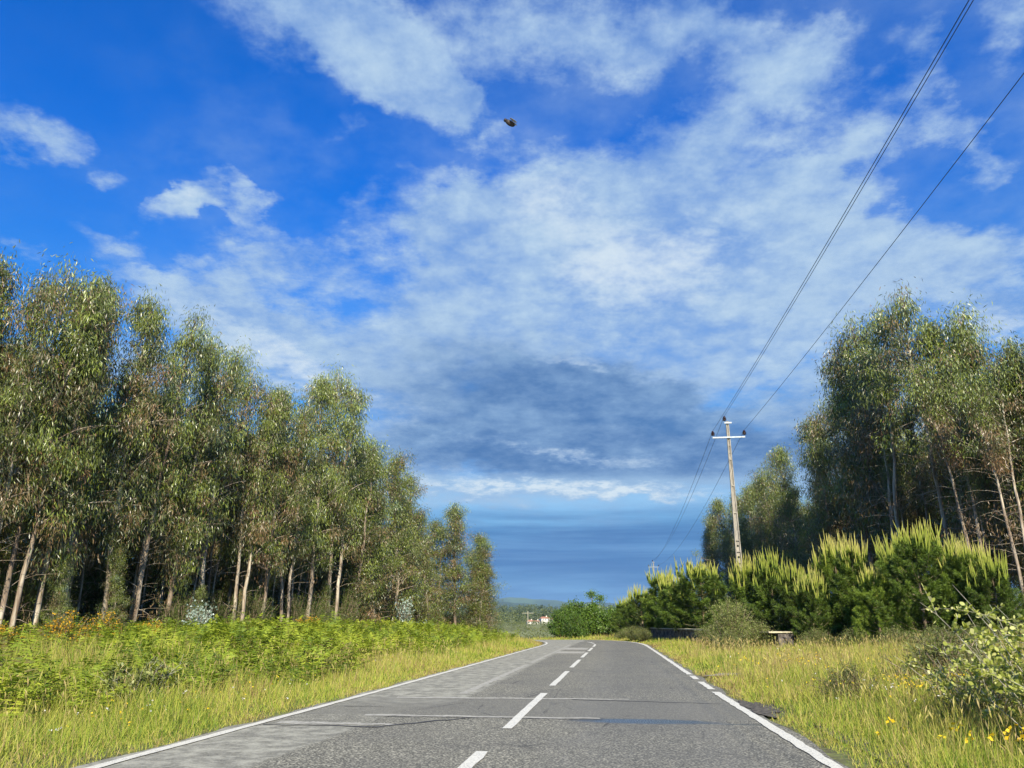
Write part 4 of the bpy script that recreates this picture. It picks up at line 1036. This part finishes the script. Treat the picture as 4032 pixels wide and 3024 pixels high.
flowers(8.5, 17.5, 1.6, 1.2, 90, 0.5, 0, 5); flowers(5.4, 13.0, 0.6, 1.4, 40, 0.4, 0.6, 6, .8); flowers(9.5, 22, 2.5, 3, 120, 0.5, 0.1, 7)
flowers(-4.9, 12.5, 0.5, 2.5, 60, 0.25, 0.45, 8, .8); flowers(-4.6, 22, 0.5, 6, 90, 0.3, 0.2, 9)
tag(fl.build('wild_flowers', M['flower']), 'scattered yellow and a few white wild flowers in the verges', 'wild flowers', kind='stuff')

# ------------------------------------------------------------------ stone wall
wr = empty('stone_wall', (0, 0, 0))
def wall_pt(u):   # u 0 = near end, 1 = far end
    return np.array([11.75 + (11.0 - 11.75) * u, 36.4 + (63.0 - 36.4) * u])
st = MB(); cp = MB(); r = np.random.default_rng(81)
L_w = float(np.linalg.norm(wall_pt(1) - wall_pt(0))); ang = math.atan2(*(wall_pt(1) - wall_pt(0))[::-1])
for c_ in range(3):
    u = 0.03
    while u < 0.98:
        ln = r.uniform(0.35, 0.7) / L_w; p2 = wall_pt(u + ln / 2); z0 = float(ground(p2[0], p2[1])) 
        top = 0.86; hz = (top + 0.4) / 3
        st.box((p2[0] + r.normal(0, 0.012), p2[1] + r.normal(0, 0.012), -0.4 + hz * (c_ + 0.5)), (ln * L_w - 0.02, 0.42 + r.uniform(-0.03, 0.03), hz - 0.015), rz=ang)
        u += ln
st.build('masonry', M['stone'], wr)
u = -0.035
while u < 0.98:
    ln = r.uniform(1.0, 1.7) / L_w; p2 = wall_pt(u + ln / 2)
    cp.box((p2[0], p2[1], 0.905 + r.uniform(-0.008, 0.008)), (ln * L_w - 0.015, 0.62, 0.075), rz=ang + r.normal(0, 0.01)); u += ln
cp.build('capping', M['slab'], wr)
tag(wr, 'low dark stone wall with thin pale capping behind the right verge', 'wall')
eb = MB(); p2 = wall_pt(0.0); eb.box((0, 0, 0.0), (0.72, 0.6, 0.64), top=1.06)
er = empty('wall_pier', (p2[0] + 0.20, p2[1] - 0.55, 0.0), 0.25)
eb.v[0][:, 2] += 0.552; eb.build('block', plain_mat('grey_granite', (0.065, 0.055, 0.048), (0.17, 0.15, 0.13), 6, 0.95, bump=0.7), er)
b2 = MB(); b2.box((0.06, 0, 0.08), (0.42, 0.4, 0.32)); b2.box((-0.12, -0.03, 0.0), (0.3, 0.36, 0.3)); b2.build('footing', M['slab'], er)
c2 = MB(); c2.box((-0.12, 0.0, 0.905), (1.5, 0.78, 0.06)); c2.build('capping', M['slab'], er)
tag(er, 'tapered grey granite block under an overhanging slab at the near wall end', 'stone pier')

# ------------------------------------------------------------------ power poles and wires
LINE = math.atan2(147.6 - 44.2, 26.5 - 12.75)
def power_pole(x, y, top, label):
    root = empty('power_pole', (x, y, float(ground(x, y))), LINE - math.pi / 2)
    H = top - 0.32 - root.location.z
    sh_ = MB(); n = 40; zs = np.linspace(-0.3, H, n)
    wx = lambda z: 0.40 - 0.24 * z / H         # front width
    wy = lambda z: 0.26 - 0.10 * z / H
    # two flanges
    for s_ in (-1, 1):
        v = []
        for z in zs:
            w_ = wx(z) / 2; f_ = 0.055; d_ = wy(z) / 2
            a, b = (s_ * (w_ - f_), s_ * w_)
            v += [(min(a, b), -d_, z), (max(a, b), -d_, z), (max(a, b), d_, z), (min(a, b), d_, z)]
        i = np.arange(n - 1)[:, None] * 4; j = np.arange(4)[None, :]; j2 = (j + 1) % 4
        qd = np.stack([i + j, i + j2, i + 4 + j2, i + 4 + j], -1).reshape(-1, 4).tolist() + [[(n - 1) * 4 + k_ for k_ in range(4)]]
        sh_.add(v, qd)
    # web panels: low ones pierced by round holes, upper ones closed, ribs between
    z = 0.2; hk = 0.0
    edges = []
    while z < H - 0.1:
        zn = min(H, z + (0.62 if z < H * 0.42 else (1.55 if z < H * 0.72 else 0.42)))
        w_ = wx((z + zn) / 2) / 2 - 0.052; d_ = 0.035
        cyl = 0.062 if z < H * 0.42 else (0.0 if z < H * 0.72 else 0.022)
        for sy in (-1, 1):
            if cyl:
                k_ = 16; an = np.arange(k_) * 2 * math.pi / k_ + math.pi / 16
                cx0, cz0 = 0, (z + zn) / 2; hw, hh = w_, (zn - z) / 2
                inner = np.stack([cyl * np.cos(an), np.full(k_, sy * d_), cz0 + cyl * np.sin(an)], 1)
                s2 = np.minimum(hw / np.maximum(abs(np.cos(an)), 1e-6), hh / np.maximum(abs(np.sin(an)), 1e-6))
                outer = np.stack([s2 * np.cos(an), np.full(k_, sy * d_), cz0 + s2 * np.sin(an)], 1)
                ii = np.arange(k_); jj = (ii + 1) % k_
                back = inner.copy(); back[:, 1] = 0
                sh_.add(np.concatenate([inner, outer, back]), np.concatenate([np.stack([ii, jj, k_ + jj, k_ + ii], 1), np.stack([ii, jj, 2 * k_ + jj, 2 * k_ + ii], 1)]))
            else:
                sh_.add([(-w_, sy * d_, z), (w_, sy * d_, z), (w_, sy * d_, zn), (-w_, sy * d_, zn)], [(0, 1, 2, 3)])
        if z >= H * 0.30:
            sh_.box((0, 0, zn), (w_ * 2 + 0.004, wy(zn) - 0.012, 0.07))
        z = zn
    sh_.build('shaft', M['concrete'], root)
    arm = MB(); za = H - 0.98
    arm.box((0, -0.13, za), (1.86, 0.09, 0.085)); arm.build('crossarm', M['steel'], root)
    br = MB(); br.box((0.02, -0.13, H - 0.10), (0.42, 0.07, 0.085)); br.build('bracket', M['steel'], root)
    for dx, zb in ((-0.90, za), (0.90, za), (-0.165, H - 0.10)):
        ins = MB()
        prof = [(0.0, 0.10), (0.03, 0.10)]
        for q_ in range(4):
            b = 0.12 + q_ * 0.062
            prof += [(0.035, b), (0.10 if q_ < 3 else 0.075, b + 0.008), (0.105 if q_ < 3 else 0.08, b + 0.022), (0.04, b + 0.048)]
        prof += [(0.04, 0.37), (0.03, 0.39), (0.0, 0.39)]
        ins.lathe([(a * 1.12, b) for a, b in prof])
        io = ins.build('insulator', M['ceramic'], root, True, (dx, -0.13, zb + 0.02))
        pn = MB(); pn.tube([(0, 0, -0.06), (0, 0, 0.12)], 0.016, 6); pn.build('pin', M['steel'], io)
    tag(root, label, 'power pole', 'concrete power poles along the right side')
    # world points of the wire seats
    c_, s_ = math.cos(LINE - math.pi / 2), math.sin(LINE - math.pi / 2)
    return [Vector((x + dx * c_ + 0.13 * s_, y + dx * s_ - 0.13 * c_, root.location.z + zb + 0.40)) for dx, zb in ((-0.90, za), (0.90, za), (-0.165, H - 0.10))]
A = power_pole(12.75, 44.2, 13.0, 'tall tapering concrete pole with steel crossarm rising out of the pines')
Bp = power_pole(26.5, 147.6, 12.55, 'distant concrete pole seen small above the far pines')
def wire(a, b, sag, label, rad=0.011):
    k_ = np.linspace(0, 1, 48)[:, None]; a = np.array(a); b = np.array(b)
    pp = a + (b - a) * k_ + np.array([0, 0, -4 * sag]) * k_ * (1 - k_)
    m_ = MB(); m_.tube(pp, rad, 5); tag(m_.build('overhead_wire', M['wire']), label, 'power line', 'power lines strung between the concrete poles')
back = [p - Vector((13.2, 103.4, 0.3)) * 0.95 for p in A]
nm = ('left', 'right', 'top')
desc_n = ('near span of power line from the left insulator, passing overhead', 'near span of power line from the right insulator, lowest of three overhead', 'near span of power line from the top insulator, beside the left one')
desc_f = ('far span of power line from the left insulator to the distant pole', 'far span of power line from the right insulator to the distant pole', 'far span of power line from the top insulator to the distant pole')
for i in range(3):
    wire(A[i], back[i], (1.04, 1.05, 0.88)[i], desc_n[i], 0.009)
    wire(A[i], Bp[i], 1.6, desc_f[i], 0.011)

# ------------------------------------------------------------------ distance: wooden pole, houses, wood, hills
wp = empty('wooden_pole', (7.5, 380, float(ground(7.5, 380))))
m_ = MB(); m_.tube([(0, 0, -0.4), (0, 0, 7.3)], [0.22, 0.17], 8); m_.build('shaft', M['oldwood'], wp)
m_ = MB(); m_.box((0, -0.2, 6.35), (5.4, 0.2, 0.22)); m_.build('crossarm', M['oldwood'], wp)
tag(wp, 'distant wooden pole with a crossarm in front of the white houses', 'utility pole')

def house(x, y, w_, d_, h, roof, rz, label, wins):
    z = float(ground(x, y)); root = empty('white_house', (x, y, z), rz)
    m_ = MB(); m_.box((0, 0, h / 2 - 0.5), (w_, d_, h + 1)); m_.build('wall', M['render'], root)
    e = 0.4; hw, hd2 = w_ / 2 + e, d_ / 2 + e
    v = [(-hw, -hd2, h), (hw, -hd2, h), (hw, hd2, h), (-hw, hd2, h), (-hw * 0.6, 0, h + roof), (hw * 0.6, 0, h + roof)]
    rf = MB(); rf.add(v, [(0, 1, 5, 4), (2, 3, 4, 5), (3, 2, 1, 0)], tri=[(1, 2, 5), (3, 0, 4)]); ro = rf.build('roof', M['tiles'], root)
    ch = MB(); ch.box((w_ * 0.2, 0, h + roof), (0.7, 0.7, 1.6)); ch.build('chimney', M['render'], ro)
    for wx_, wz, ww, wh in wins:
        g_ = MB(); g_.box((wx_, -d_ / 2 - 0.02, wz), (ww, 0.06, wh)); g_.build('window' if wz > 1.2 else 'door', M['glass'], root)
    tag(root, label, 'house', 'white houses beyond the field')
house(28.0, 690, 7.5, 8, 4.8, 1.5, 0.2, 'tallest white house with red tiled roof, far beyond the field', [(-2.3, 3.7, 0.9, 1.2), (0, 3.7, 0.9, 1.2), (2.3, 3.7, 0.9, 1.2), (-2, 1.1, 1.0, 2.1), (2, 1.5, 1.3, 1.1)])
house(20.6, 682, 6.6, 7, 2.3, 1.0, -0.1, 'long low white house left of the tallest one', [(-2.1, 1.5, 1.1, 1.0), (0, 1.05, 0.9, 1.9), (2.1, 1.5, 1.1, 1.0)])
house(38.0, 720, 7.0, 7, 4.2, 1.4, 0.35, 'small white house right of the tallest, half behind the bushes', [(-2, 1.5, 1.2, 1.2), (2, 3.4, 1.2, 1.1)])
house(16.5, 735, 6.0, 6, 2.4, 1.4, 0.1, 'small red-roofed house at the left end of the hamlet', [(-1.5, 1.5, 1.2, 1.1), (1.5, 1.1, 1.1, 2.0)])

# distant wood on the rise: one mass
dw = MB(); r = np.random.default_rng(91)
def clump_tree(x, y, h, w_, n, seed_t):
    z = float(ground(x, y)); u = r.random(n); rad_ = w_ * (0.35 + 0.65 * np.sin(np.clip(u, 0.05, 1) * 2.9)); a = r.random(n) * 6.28; q_ = r.random(n) ** 0.5
    P = np.stack([x + rad_ * q_ * np.cos(a), y + rad_ * q_ * np.sin(a), z + h * (0.12 + 0.86 * u)], 1)
    s_ = h * 0.12
    dw.leaves(P, r.normal(0, 1, (n, 3)), r.normal(0, 1, (n, 3)), np.full(n, s_ * 1.5), np.full(n, s_ * 0.9), 0.1, np.clip(seed_t + r.normal(0, 0.12, n), 0, 1), 0.5)
for i in range(1500):
    y = r.uniform(880, 1700); x = r.uniform(-0.10, 0.30) * y
    clump_tree(x, y, r.uniform(9, 16), r.uniform(2.5, 4.5), 26, r.uniform(0.2, 0.8))
for i in range(260):
    y = r.uniform(560, 880); x = r.uniform(-0.08, 0.28) * y
    if abs(x - 0.048 * y) < 22: 
        continue
    clump_tree(x, y, r.uniform(4, 9), r.uniform(2.5, 5), 26, r.uniform(0.3, 0.9))
for i in range(620):
    y = r.uniform(115, 520); x = r.uniform(-0.045, 0.10) * y
    clump_tree(x, y, r.uniform(0.8, 2.0) * (1 if y < 300 else 1.4), r.uniform(1.0, 2.6), 34, r.uniform(0.4, 1.0))
tag(dw.build('distant_woods', M['farwood']), 'hazy mass of trees covering the rise beyond the houses', 'woodland', kind='stuff')

# hills
def hill_mesh(a0, a1, d0, d1, crest, seed):
    na, nd = 160, 26; A_ = np.linspace(R(a0), R(a1), na); Dd = np.linspace(d0, d1, nd)
    AA, DD = np.meshgrid(A_, Dd); f = (DD - d0) / (d1 - d0)
    Hc = np.interp(np.degrees(AA), crest[0], crest[1])
    n_ = 0.5 * np.sin(AA * 130 + seed) + 0.3 * np.sin(AA * 310 + f * 4) + 0.25 * np.sin(AA * 57 + f * 7)
    Z_ = Hc * (np.sin(np.clip(f * 1.25, 0, 1) * math.pi / 2) ** 1.3) * (1 + 0.035 * n_) + 20 * np.sin(f * 9 + AA * 60) * f * (1 - f)
    Z_[0] = -30
    X_ = DD * np.sin(AA); Y_ = DD * np.cos(AA)
    i = np.arange(nd - 1)[:, None] * na; j = np.arange(na - 1)[None, :]
    m_.add(np.stack([X_, Y_, Z_], -1).reshape(-1, 3), np.stack([i + j, i + j + 1, i + na + j + 1, i + na + j], -1).reshape(-1, 4))
mh, t, o = base_mat('hill_cover')
g = t.new('ShaderNodeNewGeometry')
n = t.noise(t.mapping(g.outputs['Position'], scale=(1, 0.4, 2.5)), 0.0016, 6, 0.65, 0.5)
c = t.ramp(n, [(0.35, (0.015, 0.030, 0.014)), (0.5, (0.028, 0.052, 0.020)), (0.62, (0.07, 0.115, 0.04)), (0.8, (0.11, 0.15, 0.05))])
p = t.new('ShaderNodeBsdfPrincipled'); t.put(p.inputs['Base Color'], c); p.inputs['Roughness'].default_value = 1.0
t.l.new(p.outputs[0], o.inputs[0])
m_ = MB()
hill_mesh(-14, 22, 6300, 8200, ([-14, -2.5, -1, 0.3, 2.2, 4.2, 6.2, 9, 22], [235, 248, 238, 232, 215, 196, 188, 170, 160]), 1)
hill_mesh(-12, 9, 4300, 5300, ([-12, -3, -1.2, 1, 2.6, 4.2, 6, 9], [135, 140, 134, 116, 96, 82, 45, 20]), 4)
tag(m_.build('hills', mh, smooth=True), kind='structure')

# ------------------------------------------------------------------ flying insect close ahead
ir = empty('flying_insect', (-0.003, 1.0, 2.026), 0.0)
ir.rotation_euler = (0.3, 0.55, 0.15)
def ell(mb, c, rx, ry, rz):
    k_ = np.linspace(0, math.pi, 12); mb.lathe(np.stack([np.sin(k_), -np.cos(k_)], 1), k=14); v = mb.v[-1]; mb.v[-1] = v * np.array([rx, ry, rz]) + np.array(c)
m_ = MB(); ell(m_, (0, 0, 0), 0.0085, 0.0036, 0.0042); m_.build('body', M['chitin'], ir, True)
m_ = MB(); ell(m_, (-0.0085, 0, 0.0), 0.0026, 0.0028, 0.0028); m_.build('head', M['chitin'], ir, True)
for s_ in (-1, 1):
    m_ = MB(); ell(m_, (0.003, s_ * 0.0055, 0.0045), 0.0065, 0.0050, 0.0003); m_.build('wing', M['wing'], ir, True)
tag(ir, 'small dark winged insect in mid-air against the clouds', 'insect')

# ------------------------------------------------------------------ haze
mz = bpy.data.materials.new('haze_air'); mz.use_nodes = True
t = NT(mz.node_tree); t.n.clear(); o = t.new('ShaderNodeOutputMaterial')
pv = t.new('ShaderNodeVolumePrincipled'); pv.inputs['Color'].default_value = (0.42, 0.68, 0.98, 1)
pv.inputs['Density'].default_value = 5.5e-5
pv.inputs['Anisotropy'].default_value = 0.0
t.l.new(pv.outputs[0], o.inputs['Volume'])
m_ = MB(); m_.box((0, 5000, 140), (36000, 34000, 350))
hz = m_.build('haze', mz); tag(hz, kind='stuff')
sc.cycles.volume_bounces = 0
sc.cycles.max_bounces = 6
sc.cycles.transparent_max_bounces = 8
